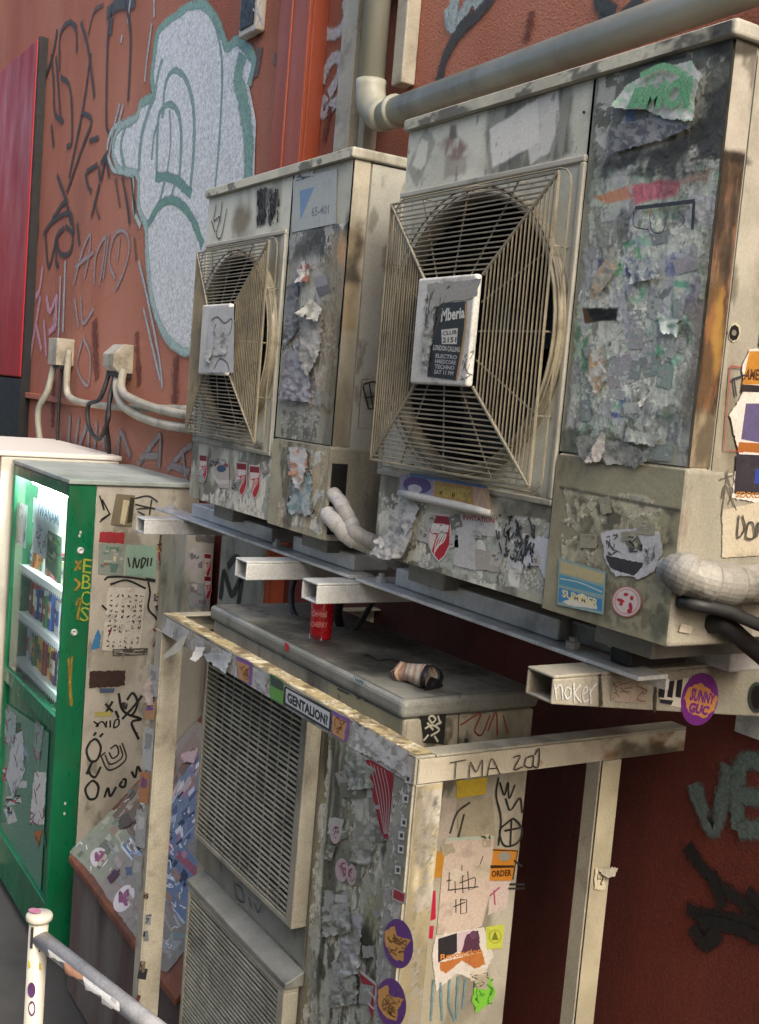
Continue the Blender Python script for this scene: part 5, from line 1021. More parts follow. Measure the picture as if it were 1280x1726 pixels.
def fn(d):
    for q in ([(722, 1210), (728, 1206), (734, 1212), (728, 1218), (722, 1210)], [(738, 1206), (742, 1220)], [(716, 1228), (728, 1222), (740, 1230), (726, 1240)], [(722, 1238), (714, 1248)], [(732, 1240), (738, 1250)], [(734, 1222), (744, 1216)], [(720, 1218), (730, 1230)]): d.line(q, 3.2, 'b9b9a6')
S(LU, PS2, 'sticker', [(708, 1200), (752, 1198), (748, 1254), (714, 1252)], '222422', 'black sticker with pale drawing', fn=fn)
scr(LU, PS2, [[(776, 1222), (810, 1202), (800, 1230), (812, 1238), (826, 1205)], [(822, 1232), (836, 1200), (838, 1240)], [(848, 1205), (856, 1236)]], 2.6, '8e3f26', label='red brown scrawl')
d = Dec(PS2); d.line([(775, 1170), (771, 1262)], 1.6, '35332a', smooth=False); d.ell(786, 1248, 4, 4, '24332f'); d.build('seam', LU, 'ink')
S(LU, PS2, 'sticker', [(768, 1316), (822, 1310), (818, 1338), (770, 1346)], 'b99f2c', mat='paper', jag=2, label='yellow patch')
S(LU, PS2, 'paper', [(735, 1345), (770, 1345), (764, 1420), (738, 1424)], 'a89f92', mat='paper', jag=2); S(LU, PS2, 'paper', [(770, 1350), (830, 1342), (834, 1408), (772, 1412)], '9a937d', mat='paper', jag=2)
scr(LU, PS2, [[(758, 1405), (770, 1370), (792, 1352)], [(772, 1412), (782, 1372)]], 4, '33312a')
def fn(d):
    for q in ([(757, 1470), (756, 1500), (762, 1500)], [(752, 1485), (782, 1476)], [(766, 1462), (767, 1505)], [(778, 1458), (780, 1505)], [(774, 1488), (800, 1478)], [(788, 1468), (790, 1500), (800, 1496), (802, 1462)], [(800, 1480), (814, 1442)], [(754, 1500), (806, 1494)], [(768, 1515), (768, 1538)], [(764, 1528), (784, 1520)], [(776, 1514), (776, 1540), (786, 1538), (786, 1516), (776, 1516)]): d.line(q, 1.8, '24241f', smooth=False)
    d.poly([(752, 1412), (832, 1408), (832, 1413), (752, 1417)], 'a3b3a4')
S(LU, PS2, 'paper', [(752, 1412), (833, 1408), (828, 1490), (812, 1560), (790, 1570), (736, 1574), (744, 1480)], 'b9a99a', 'pinkish paper with black brush characters', mat='paper', fn=fn)
S(LU, PS2, 'sticker', [(728, 1436), (750, 1434), (744, 1478), (726, 1480)], 'b07c2c'); 
def fn(d): d.ell(850, 1443, 11, 8, '8a8778'); d.poly([(826, 1458), (866, 1458), (866, 1462), (826, 1463)], '33200f'); d.text('ORDER', [(828, 1478), (862, 1476), (862, 1465), (828, 1467)], '40220c', .04); d.line([(830, 1432), (872, 1434), (864, 1482)], 2, '2a1d10', smooth=False)
S(LU, PS2, 'sticker', [(832, 1430), (872, 1432), (862, 1484), (824, 1484)], 'b5772a', 'orange sticker behind the paper', fn=fn)
S(LU, PS2, 'paper', [(826, 1486), (860, 1484), (854, 1530), (822, 1542)], 'b9a9a0', mat='paper', jag=2); scr(LU, PS2, [[(832, 1500), (834, 1525)], [(825, 1510), (842, 1495)]], 2.6, 'a03a5a')
scr(LU, PS2, [[(842, 1318), (850, 1340), (856, 1318), (858, 1345), (868, 1322)], [(852, 1345), (860, 1365), (876, 1345), (880, 1370)], [(856, 1385), (842, 1400), (850, 1425), (872, 1420), (880, 1398), (866, 1380), (856, 1385)], [(850, 1400), (876, 1395)], [(862, 1380), (860, 1424)], [(840, 1310), (836, 1340), (844, 1380), (840, 1425)], [(866, 1450), (880, 1460)], [(858, 1490), (884, 1490)], [(856, 1497), (884, 1497)]], 3.2, '20201c', label='black vertical tag')
def fn(d): d.poly([(738, 1582), (770, 1572), (770, 1604), (738, 1622)], '1f1a1e'); d.poly([(772, 1572), (792, 1568), (788, 1600), (770, 1604)], 'b9a8ac'); d.poly([(786, 1575), (806, 1568), (810, 1604), (776, 1608)], '4a2638', 2); d.ell(798, 1575, 7, 7, '5b3550'); d.poly([(740, 1622), (812, 1604), (818, 1625), (800, 1632), (778, 1618), (752, 1640), (742, 1636)], 'a5642c', 2); d.text('Revolution', [(742, 1618), (812, 1606), (812, 1596), (742, 1608)], 'b5742a', .03)
S(LU, PS2, 'sticker', [(734, 1576), (815, 1562), (832, 1610), (808, 1655), (770, 1640), (735, 1670), (728, 1610)], 'c3bdb4', 'torn sticker, purple figure and orange lettering', mat='paper', jag=2, fn=fn)
def fn(d): d.ell(834, 1578, 11, 12, '8e962c'); d.ell(834, 1578, 9, 10, 'b2b84a'); d.poly([(828, 1584), (834, 1568), (840, 1584)], '6a7222')
S(LU, PS2, 'sticker', [(818, 1562), (850, 1557), (846, 1598), (820, 1600)], 'b2b84a', 'small yellow green sticker', fn=fn)
S(LU, PS2, 'sticker', [(802, 1652), (824, 1644), (836, 1670), (826, 1690), (800, 1706), (796, 1680)], '6fae3a', 'bright green splat sticker', jag=4, fn=lambda d: rndstrokes(d, [(800, 1655), (830, 1650), (830, 1690), (800, 1700)], 12, 2, '3f7f28', 3, .3))
S(LU, PS2, 'sticker', [(722, 1505), (734, 1500), (734, 1548), (724, 1552)], 'a8243c'); S(LU, PS2, 'sticker', [(722, 1560), (731, 1560), (729, 1582), (722, 1580)], 'a8243c')
scr(LU, PS2, [[(730, 1650), (726, 1720)], [(742, 1655), (745, 1720)], [(758, 1650), (756, 1690), (766, 1720)], [(772, 1645), (768, 1720)], [(784, 1650), (780, 1700)]], 3, '5f8088', soft=True, mat='stain')
# lid marks, labels
PT = Plane('Y', 1.2515); d = Dec(PT, .0005); d.poly([(597, 1137), (617, 1147), (615, 1158), (596, 1148)], '9fb0b4'); d.text('1075', [(600, 1149), (613, 1155), (614, 1149), (600, 1143)], '30383c', .04); d.build('label', LU)
d = Dec(PT, .0005); d.poly([(481, 1082), (488, 1086), (487, 1098), (481, 1095)], 'b0262c'); d.build('red_tag', LU)
scr(LU, PL, [[(570, 1160), (590, 1170)], [(600, 1168), (606, 1178), (612, 1168), (618, 1182), (626, 1176), (640, 1188)], [(470, 1100), (480, 1106), (478, 1112)], [(540, 1120), (543, 1136)], [(572, 1170), (574, 1178)]], 1.6, '2a2a26', off=.001)
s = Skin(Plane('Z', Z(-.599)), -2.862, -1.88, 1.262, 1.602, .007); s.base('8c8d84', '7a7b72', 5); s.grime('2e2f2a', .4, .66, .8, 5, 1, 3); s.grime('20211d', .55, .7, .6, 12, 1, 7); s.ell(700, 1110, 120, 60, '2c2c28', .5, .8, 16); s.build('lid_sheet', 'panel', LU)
#-- lower front corner post of the cage and its stickers
PK = Plane('Y', 1.150); PK.lift = .0007
pp = Plane('Y', 1.1493)
s = Skin(Plane('Y', 1.1498), -1.7245, -1.661, Z(-1.75), Z(cz)-.056, .004); s.base('8f9084', '7f8076', 9); s.torn(s.mpoly([(640, 1290), (760, 1290), (730, 1740), (630, 1740)], 4, 8), ['93968f', 'a5a8a2', '80837a', 'b0b1aa', '8c8f8e'], 6, 20, 61, 2.2, .0003, .5, 'b6b8b2', 26, .4); s.build('papered_face', 'panel', CG)
for i, (x, y) in enumerate(((690, 1312), (686, 1345), (683, 1385), (679, 1407), (678, 1430), (673, 1465))):
    d = Dec(pp, .001); d.poly([(x-5, y-7), (x+5, y-5), (x+4, y+9), (x-6, y+7)], 'b5b9ba'); d.poly([(x-2.5, y-3), (x+2.5, y-2), (x+2, y+5), (x-3, y+4)], '33363a'); d.build('tiny_sticker', CG)
d = Dec(pp, .001); d.poly([(664, 1495), (686, 1505), (684, 1525), (662, 1515)], 'a9a2a2'); d.poly([(666, 1498), (684, 1507), (682, 1521), (664, 1513)], '8e2a3c'); d.build('tiny_sticker', CG)
def heart(y, x, label):
    d = Dec(pp, .0015); d.ell(x, y, 25, 42, '5b2f78', -6); d.poly([(x-22, y-22), (x-6, y-30), (x-2, y-12), (x+22, y-6), (x+10, y+12), (x+8, y+30), (x-8, y+26), (x-22, y+4)], 'c0904e', 3); rndstrokes(d, [(x-18, y-18), (x+14, y-6), (x+8, y+24), (x-16, y+14)], 16, 1.8, '7a5226', int(y), .4); d.build('oval_sticker', CG, 'sticker', label)
heart(1590, 674, 'purple oval sticker, upper of the two on the corner post'); heart(1690, 662, 'purple oval sticker, lower of the two on the corner post')
d = Dec(PL); d.poly([(620, 1280), (632, 1282), (668, 1300), (668, 1340), (660, 1412), (650, 1414), (636, 1360)], '9c2038', 2)
for i in range(5): d.line([(628+i*6, 1285+i*3), (640+i*5, 1340), (652+i*1.5, 1405)], 1.8, 'c0b2b0')
d.build('red_strip_sticker', LU)
d = Dec(PL); [(d.ell(x, y, a, b, 'b9a8a8'), rndstrokes(d, [(x-a*.6, y-b*.6), (x+a*.6, y-b*.6), (x+a*.6, y+b*.6), (x-a*.6, y+b*.6)], 6, 1.6, '8a3a5a', x, .5)) for x, y, a, b in ((569, 1404, 9, 18), (580, 1466, 11, 20), (597, 1474, 8, 18))]; d.build('oval_stickers', LU)
d = Dec(PL); d.poly([(608, 1635), (645, 1665), (650, 1720), (632, 1720)], 'a02038'); d.line([(608, 1634), (645, 1664)], 4, 'c3c0bc', smooth=False); d.line([(622, 1668), (634, 1680), (636, 1700), (624, 1690)], 3, 'd0c4c0'); d.build('red_flag_sticker', LU)
for i, q in enumerate(([(545, 1500), (590, 1500), (600, 1570), (550, 1580)], [(600, 1380), (640, 1390), (630, 1460), (596, 1450)], [(560, 1620), (600, 1600), (610, 1690), (560, 1700)], [(590, 1240), (640, 1262), (636, 1330), (592, 1330)], [(575, 1540), (615, 1540), (612, 1640), (580, 1650)])): crumple(PL, q, ('9a9d98', '8b8d80', 'a3a69e', '9fa5a2', '8f918a')[i], .016, 'peeling_paper', LU, 60+i, .001, 4, 12, c2=('6b6e60', 'a9aaa2', '74766a', '7f8a80', 'aeb2b4')[i])
#-- cage rails
s = Skin(Plane('Z', Z(cz)+.0012), -2.955, -1.662, 1.151, 1.192, .003); s.base('c9c0a2', 'b9b091', 9)
s.torn(np.ones(s.A.shape), ['d2cbb0', 'b0a483', '8f8566', 'c6c2ae', 'a89a74', 'c9c9c0'], 6, 22, 71, 1, .0005, .5, 'dcd6c2', 30, .3); s.grime('55442e', .5, .62, .7, 30, 1, 5); s.build('peeling_paint', 'panel', CG)
s = Skin(Plane('Y', 1.1495), -2.955, -1.662, Z(cz)-.053, Z(cz)-.006, .003); s.base('9a9c98', 'b0b2ae', 9); s.torn(np.ones(s.A.shape), ['a9acab', 'b9bbb8', '8f9290', 'a09c90', 'c2c3c0'], 5, 16, 73, 1.5, .0003, .5, 'c3c5c2', 26, .4); s.grime('5a5a52', .5, .64, .6, 14, 1, 8); s.build('pasted_paper', 'panel', CG)
PR = Plane('Y', 1.148); PR.lift = .0008
def fn(d): d.poly([(484, 1160), (558, 1201), (556, 1228), (483, 1184)], 'bcc3c6'); d.text('GENTALION?', [(486, 1183), (554, 1224), (555, 1206), (486, 1165)], '1d2328', .05)
S(CG, PR, 'name_sticker', [(482, 1156), (561, 1198), (558, 1233), (480, 1187)], '2b3034', 'white strip sticker with bold black lettering', fn=fn)
for q in ([(400, 1105), (427, 1117), (425, 1156), (402, 1142)], [(562, 1197), (592, 1212), (586, 1252), (560, 1236)]):
    c = np.mean(q, 0); d = Dec(PR); d.poly(q, '75549a'); d.poly([tuple(c+(np.array(p)-c)*.78+[-2, 2]) for p in q], 'b58a5c', 2); rndstrokes(d, [tuple(c+(np.array(p)-c)*.6) for p in q], 10, 1.3, '80552e', int(c[0]), .5); d.build('patch_sticker', CG)
S(CG, PR, 'sticker', [(457, 1134), (481, 1150), (479, 1188), (457, 1176)], '5f9a4a', 'green sticker', fn=lambda d: d.poly([(458, 1136), (479, 1150), (479, 1165), (458, 1155)], '3a4a42', 2))
crumple(PR, [(345, 1100), (395, 1100), (390, 1138), (345, 1110)], 'aab0b2', .02, 'peeling_paper', CG, 81, .002, 4, 20)
crumple(PR, [(335, 1087), (350, 1092), (342, 1115), (326, 1112)], 'd3d2cc', .02, 'peeling_paper', CG, 82, .003, 4, 30)
crumple(PR, [(430, 1125), (455, 1135), (450, 1170), (432, 1150)], 'a4a7a9', .006, 'peeling_paper', CG, 83, .001, 4, 20)
crumple(PR, [(595, 1215), (690, 1265), (690, 1310), (600, 1262)], 'b3b6b8', .008, 'peeling_paper', CG, 84, .001, 4, 20, c2='8b8d88')
crumple(PR, [(275, 1108), (322, 1062), (318, 1095), (285, 1112)], 'b9b5a6', .03, 'peeling_paper', CG, 85, .004, 4, 30)
PSR = Plane('X', -1.6545); PSR.lift = .001
s = Skin(PSR, 1.158, 1.845, Z(cz)-.051, Z(cz)-.006, .004); s.base('b0aa98', '9c9684', 7); s.grime('6d4a24', .45, .62, .8, 14, .8, 3, s.mpoly([(880, 1240), (1160, 1200), (1160, 1320), (880, 1320)], 30, 12)); s.grime('2d2a20', .5, .64, .8, 10, .6, 6, s.mpoly([(1040, 1220), (1180, 1200), (1180, 1300), (1040, 1300)], 20, 12)); s.build('side_face', 'panel', CG)
PSD = Plane('X', -1.653); PSD.lift = .001
scr(CG, PSD, [[(757, 1285), (785, 1280)], [(768, 1284), (766, 1312)], [(790, 1310), (792, 1284), (802, 1300), (812, 1280), (812, 1308)], [(820, 1308), (828, 1278), (842, 1304)], [(824, 1295), (838, 1294)]], 1.8, '2c2a22', label='pencilled letters TMA')
scr(CG, PSD, [[(864, 1276), (876, 1274), (866, 1296), (880, 1292)], [(886, 1276), (884, 1290), (896, 1292), (898, 1274), (888, 1276)], [(900, 1272), (908, 1262), (906, 1292), (896, 1290)]], 2.2, '24221c', label='digits 203')
s = Skin(Plane('X', -1.6548), 1.157, 1.213, Z(-1.75), Z(cz)-.056, .004); s.base('b9ae8c', 'a89e7f', 9); s.torn(s.mpoly([(705, 1330), (760, 1330), (740, 1740), (690, 1740)], 3, 6), ['b5ab8c', 'a89f88', '9a937c', 'b3ada0'], 4, 18, 66, 2, .0003, .53); s.grime('2a271f', .5, .62, .85, 16, 2.5, 3, s.mpoly([(715, 1330), (745, 1330), (735, 1430), (715, 1430)], 6, 6)); s.grime('5b5644', .5, .66, .6, 12, 3, 6); s.build('side_face', 'panel', CG)
s = Skin(Plane('X', -1.6548), 1.612, 1.663, Z(-1.75), Z(cz)-.056, .005); s.base('b2aa90', 'a19a81', 6); s.grime('5c4a2e', .55, .68, .7, 12, 3, 6); s.build('side_face', 'panel', CG)
d = Dec(Plane('X', -1.6535)); d.poly([(1003, 1462), (1020, 1464), (1018, 1498), (1000, 1498)], 'c6bca0', 3); rndstrokes(d, [(1006, 1470), (1016, 1470), (1014, 1490), (1004, 1490)], 6, 1.6, '2e2c26', 3, .4); d.build('tape', CG, 'paper')
crumple(Plane('X', -1.6535), [(1005, 1462), (1045, 1460), (1030, 1474), (1012, 1474)], '9a9684', .02, 'loose_tape', CG, 91, .002, 3, 14)
#-- left post stickers
PO = Plane('Y', 1.1495)
for y0, y1, c, c2 in ((1120, 1175, 'a9aaa4', '8e8f8a'), (1180, 1215, 'b58a62', '75549a'), (1225, 1300, 'b2b4b0', '8c8e8c'), (1300, 1355, 'b07a50', '7a4f78'), (1365, 1430, 'a3a6a2', 'c0c0ba'), (1440, 1500, '9a9c96', 'b0b2ae')):
    x = 262-(y0-1120)*.085; d = Dec(PO, .001); d.poly([(x-9, y0), (x+8, y0+3), (x+5, y1), (x-12, y1-4)], c, 2); d.poly([(x-6, y0+8), (x+4, y0+14), (x+2, (y0+y1)/2), (x-8, (y0+y1)/2)], c2, 2); d.build('sticker', CG, 'paper')
crumple(PO, [(258, 1130), (262, 1190), (250, 1190), (246, 1160)], 'b6a79e', .015, 'peeling_paper', CG, 92, .002, 3, 14)
#==================================================================== VENDING MACHINE MARKS
PV = Plane('X', VX-.0002); PV.lift = .001
s = Skin(Plane('X', VX-.001), 1.403, 1.836, Z(-1.95), Z(VT)-.002, .007); s.base('bcb8ab', 'aeaa9c', 4); s.grime('8a8470', .5, .7, .5, 6, 2, 3); s.grime('55503f', .6, .72, .5, 18, 2, 6)
s.poly([(280, 870), (345, 870), (345, 1120), (270, 1120)], '9c9a90', .8, 14, 10); s.grime('6f6c5f', .45, .6, .6, 20, 1, 8, s.mpoly([(270, 860), (345, 860), (345, 1200), (250, 1200)], 14, 10)); s.build('side_panel', 'panel', V)
def vs_(pts, c, **k): return S(V, PV, 'sticker', pts, c, **k)
vs_([(196, 832), (228, 835), (222, 888), (186, 884)], '77705a', fn=lambda d: (d.poly([(208, 842), (218, 844), (210, 884), (202, 882)], 'c6bc9c'), d.poly([(220, 838), (227, 839), (222, 880), (214, 882)], '3b382c')))
vs_([(168, 896), (210, 898), (210, 916), (167, 914)], '9a2a30', mat='paper', jag=2); vs_([(167, 916), (211, 918), (208, 970), (165, 968)], '8a958c', mat='paper', fn=lambda d: blocks(d, [(168, 918), (210, 919), (207, 968), (166, 966)], 14, ['6f8a7c', 'b04a3c', 'a9aca0', '5a7a6e', 'c9c0a8'], 4, .4)); vs_([(213, 918), (264, 920), (262, 974), (211, 970)], '8fae9c', fn=lambda d: None)
scr(V, PV, [[(216, 940), (219, 956)], [(224, 958), (227, 940), (231, 957), (236, 942)], [(240, 940), (238, 958), (246, 944), (240, 940)], [(250, 940), (248, 955)], [(256, 940), (254, 954)]], 2.9, '20201e')
d = Dec(PV); d.poly([(182, 990), (246, 990), (236, 1100), (172, 1096)], 'cfccbe'); glyphs(d, [(184, 1000), (244, 1000), (234, 1096), (176, 1092)], 6, 11, 1.3, '3a3a36', 6); d.build('written_notice', V, 'paper', 'handwritten notice')
scr(V, PV, [[(176, 978), (186, 972), (225, 974), (262, 980)], [(186, 985), (214, 978), (246, 992)], [(250, 980), (253, 1000), (250, 1025), (262, 1040), (268, 1050)], [(246, 975), (262, 978)], [(172, 1020), (180, 1028)]], 3.5, '20221f')
scr(V, PV, [[(168, 835), (176, 860), (172, 842), (186, 868)], [(168, 880), (186, 866), (170, 876)], [(228, 840), (250, 836), (266, 846)], [(228, 850), (262, 858)], [(230, 858), (258, 856)], [(252, 868), (256, 842)], [(232, 862), (244, 868)]], 2.6, '2c2b25')
scr(V, PV, [[(285, 948), (279, 965), (288, 982), (302, 978), (308, 958), (298, 940), (285, 948)], [(290, 950), (298, 965), (290, 972), (300, 975)], [(271, 898), (296, 900), (295, 930), (271, 928), (271, 898)], [(276, 905), (292, 905)], [(284, 905), (281, 925)]], 2.3, '2a2a28')
d = Dec(PV); d.ell(276, 1005, 14, 10, 'a8a260', 0, jag=2); d.build('yellow_stain', V, 'stain')
vs_([(165, 1060), (170, 1070), (168, 1092), (152, 1096), (160, 1075)], '3f7fae', jag=2); vs_([(190, 1094), (250, 1092), (248, 1104), (190, 1106)], '55534e', fn=lambda d: rndstrokes(d, [(192, 1096), (248, 1095), (247, 1103), (192, 1104)], 14, 1.2, 'a9a698', 4, .3))
vs_([(152, 1131), (212, 1130), (210, 1156), (150, 1160)], '3b2722', mat='paper', jag=2); vs_([(168, 1160), (194, 1160), (192, 1167), (168, 1168)], '4f5f78')
scr(V, PV, [[(178, 1186), (190, 1200)], [(190, 1182), (178, 1202)], [(200, 1168), (206, 1195), (222, 1205), (232, 1185), (224, 1168), (214, 1180)], [(206, 1212), (226, 1190), (240, 1172)], [(218, 1205), (238, 1212), (222, 1218), (234, 1246)], [(195, 1198), (200, 1210)]], 4.3, '1f1f1d', label='bold black monogram')
scr(V, PV, [[(158, 1216), (166, 1222), (162, 1224), (172, 1216), (180, 1226)], [(180, 1215), (178, 1226)], [(186, 1214), (186, 1226)], [(194, 1214), (192, 1226), (200, 1222), (200, 1212), (194, 1214)]], 2.9, '2a2a26'); vs_([(160, 1200), (188, 1199), (188, 1207), (160, 1208)], 'b3ab62')
scr(V, PV, [[(152, 1250), (146, 1265), (152, 1282), (164, 1280), (170, 1260), (162, 1246), (152, 1250)], [(158, 1240), (162, 1234)], [(168, 1242), (174, 1236)], [(156, 1282), (150, 1300), (160, 1310), (170, 1292)], [(146, 1305), (152, 1290)], [(152, 1318), (144, 1330), (150, 1346), (162, 1344), (166, 1326), (158, 1316), (152, 1318)], [(176, 1344), (182, 1328), (186, 1342), (196, 1326)], [(206, 1316), (202, 1324), (210, 1326), (212, 1314), (206, 1314)], [(222, 1300), (228, 1310), (232, 1292), (238, 1302)], [(248, 1270), (244, 1282), (252, 1278)]], 4.1, '1f1f1d', label='smiling face scrawl and the word NOW')
scr(V, PV, [[(170, 1274), (184, 1298), (212, 1280), (206, 1252)], [(177, 1272), (186, 1288), (206, 1276), (202, 1256)], [(184, 1268), (190, 1278), (200, 1270), (196, 1256), (186, 1262)], [(170, 1274), (178, 1268)]], 2.9, '3a3a34', label='square spiral')
scr(V, PV, [[(300, 1110), (318, 1090), (328, 1108), (312, 1126), (300, 1110)], [(326, 1135), (336, 1150), (322, 1180), (308, 1205)], [(300, 1150), (312, 1140)]], 6.5, '1c1e1e')
scr(V, PV, [[(268, 930), (269, 945)], [(188, 1058), (184, 1070)], [(258, 1060), (268, 1068)], [(264, 1078), (258, 1090)]], 2.9, '8a2a3a')
vs_([(312, 925), (340, 915), (345, 1010), (318, 1020)], 'a9a6a4', mat='paper', jag=3, fn=lambda d: (d.ell(325, 945, 8, 14, 'a04a70', jag=2), blocks(d, [(315, 960), (343, 955), (343, 1005), (318, 1010)], 12, ['77767c', 'c0bcb8', '8a8f94', '5f6a66'], 7, .5)))
PSB = Plane('X', -4.1215); PSB.lift = .001
for y in (932, 970): shield(350, y, 13, 42, SB, PSB)
for q, c in (([(318, 925), (338, 915), (344, 960), (326, 975), (314, 950)], 'b4b0b2'), ([(320, 980), (345, 985), (350, 1025), (318, 1025)], '8f9496'), ([(330, 895), (362, 905), (360, 915), (330, 912)], '6a6a66')): S(SB, PSB, 'torn_sticker', q, c, mat='paper', jag=3, fn=lambda d, q=q: blocks(d, (list(q)+[q[0]])[:4], 6, ['a04a70', '77767c', '5f6a66', 'c0bcb8'], 5, .4))
PMB = Plane('Y', 1.7595); PMB.lift = .001
scr(MP, PMB, [[(372, 1010), (378, 965), (385, 985), (392, 1002), (402, 985), (410, 965), (402, 1020)]], 9, '16191a', label='big black M', off=.001)
scr(MP, PMB, [[(384, 955), (398, 940), (412, 950)]], 8, '16191a', off=.001)
# door edge
PG = Plane('X', VX+.0004); PG.lift = .0006
d = Dec(PG); [d.text(c, [(139-i*1.6, 965+i*27), (154-i*1.6, 967+i*27), (156-i*1.6, 943+i*27), (141-i*1.6, 941+i*27)], '9fae3c', .0) for i, c in enumerate('EBCS')]; d.build('painted_letters', V, 'ink', 'yellow green letters up the door edge')
scr(V, PG, [[(128, 945), (136, 960)], [(137, 945), (126, 962)], [(126, 975), (134, 985), (126, 995)], [(128, 1020), (136, 1010), (130, 1045)], [(116, 1110), (120, 1190)], [(122, 1105), (118, 1150)]], 4, '8a7a2e', soft=True, mat='stain')
for x, y, r_ in ((136, 928, 7), (125, 1066, 6)):
    MB('101010').lathe(PG.at(x, y), (1, 0, 0), [(0, .004), (.006, .004), (.0085, .007), (.013, .006), (.014, 0)], 20).build('lock', 'galv', V, smooth=True)
d = Dec(PG); [d.ell(x, y, 2, 2.6, 'b9bcb2') for x, y in ((136, 897), (134, 903), (110, 1354), (109, 1371))]; d.build('screws', V)
# papers inside the glass
PGl = Plane('Y', VY0+.03)
def fn(d): d.text('(WANAMI', [(64, 875), (100, 893), (101, 868), (66, 848)], '55708a', .02)
S(V, PGl, 'shelf_notice', [(58, 838), (104, 862), (100, 902), (56, 880)], 'd9e2e4', mat='paper', fn=fn)
S(V, PGl, 'shelf_notice', [(30, 845), (48, 852), (44, 925), (28, 915)], 'cfd6d6', mat='paper', fn=lambda d: rndstrokes(d, [(32, 850), (46, 856), (42, 920), (30, 912)], 12, 1.4, '8a8f9a', 5, .3))
S(V, PGl, 'shelf_notice', [(60, 865), (86, 878), (80, 945), (54, 928)], 'd0d3d6', mat='paper', fn=lambda d: rndstrokes(d, [(64, 880), (82, 890), (76, 935), (60, 922)], 14, 1.4, '66707a', 6, .3))
S(V, PGl, 'plant_picture', [(82, 893), (106, 906), (104, 985), (78, 955)], '4f7a58', mat='paper', fn=lambda d: blocks(d, [(82, 893), (106, 906), (104, 985), (78, 955)], 16, ['2f5a3c', '6f9a5a', '88a860', '3f4f48', 'a9b8a0'], 8, .4))
# lower door
PD = Plane('Y', VY0+.018); 
S(V, PD, 'lower_window', [(4, 1180), (84, 1235), (70, 1500), (-30, 1470)], '55806c', mat='sticker')
for i, (q, c) in enumerate((([(24, 1240), (40, 1232), (44, 1300), (24, 1345), (12, 1310)], 'b0b3b4'), ([(60, 1300), (80, 1302), (76, 1390), (52, 1388)], 'c3c2bc'), ([(10, 1190), (30, 1205), (26, 1260), (6, 1250)], '8fa09c'), ([(62, 1215), (76, 1225), (68, 1290), (58, 1270)], '7e8f88'), ([(58, 1400), (74, 1400), (66, 1430)], 'a5622c'))):
    S(V, PD, 'sticker', q, c, mat='paper', jag=2, off=.003, fn=lambda d, q=q: rndstrokes(d, [q[0], q[1], q[2], q[3 if len(q) > 3 else 2]], 10, 1.6, '7a4a5a' if len(q) == 4 else '6d7a78', 5, .3))
#==================================================================== BOX LID FLYERS
PB = TiltPlane(pA+np.array([0, 0, 0]), (0, -sl, 1)); PB.lift = .001
blue = ['8ba0bc', 'a3b4c6', '55607e', '3a4054', 'c8ccd4', '9a7a92', 'b08694', 'd9d8dc', '6d7a96', '2a3040']
def flyer(q, base, pal, n, seed, jag=0, s=.2, label=None):
    d = Dec(PB); d.poly(q, base, jag)
    Q = list(q)[:4]; blocks(d, Q, n, pal, seed, s); rndstrokes(d, Q, n//3, 1.6, 'd9dade', seed+1, .1); d.build('flyer', BX, 'paper', label)
d = Dec(PB, .0006); d.poly([(132, 1440), (180, 1384), (250, 1300), (330, 1215), (350, 1230), (350, 1560), (282, 1640), (262, 1628)], '8f8a82', 4); blocks(d, [(150, 1440), (260, 1620), (345, 1540), (240, 1310)], 60, ['a39d93', '7a7268', 'b3aea6', '9a8070', '8a9096'], 91, .14); d.build('flyer_layer', BX, 'paper')
flyer([(118, 1436), (190, 1365), (232, 1400), (172, 1490)], '8d9482', ['a9ad98', '757d70', 'b3b29c', '8a8f88', '6a6f60'], 16, 3, 2, .3)
flyer([(190, 1375), (255, 1290), (290, 1330), (232, 1420)], '6f6358', ['8d8578', '4f463f', 'a39a8c', '776a60'], 18, 4, 3, .3)
flyer([(262, 1330), (330, 1230), (352, 1280), (300, 1400)], '8f7f76', ['b9a9a4', '77655c', 'c3b4b0', 'a08078'], 18, 5, 3, .3)
flyer([(275, 1345), (350, 1255), (352, 1390), (300, 1440)], '76869c', blue, 34, 6, 1, .22, 'bluish printed flyer, upper one')
flyer([(206, 1427), (275, 1372), (345, 1470), (312, 1557)], '6c7f9c', blue, 46, 7, 1, .2, 'bluish printed flyer, lower one')
d = Dec(PB); d.line([(206, 1427), (312, 1557)], 3, 'c3ccd6', smooth=False); d.line([(268, 1460), (345, 1375)], 2, '9fb0c4', smooth=False)
for q in (([(218, 1415), (242, 1432)], [(240, 1408), (222, 1440)], [(272, 1470), (300, 1486)], [(296, 1462), (276, 1494)])): d.line(q, 4, 'd5d9de', smooth=False)
d.line([(255, 1395), (340, 1480)], 9, '9a5a68', smooth=False); d.build('flyer_border', BX, 'paper')
for x, y, a, b, r_ in ((168, 1446, 15, 17, 10), (210, 1515, 15, 25, 30), (263, 1572, 11, 18, 20)):
    d = Dec(PB); d.ell(x, y, a, b, 'cfc8c6', r_); rndstrokes(d, [(x-a*.5, y-b*.5), (x+a*.5, y-b*.6), (x+a*.5, y+b*.4), (x-a*.5, y+b*.5)], 16, 3, '8a4568', x, .4); d.build('oval_sticker', BX)
flyer([(255, 1560), (325, 1565), (285, 1640), (262, 1625)], '86847a', ['9aa09c', 'a58a70', '7a8f90', '8f8578'], 16, 9, 3, .35)
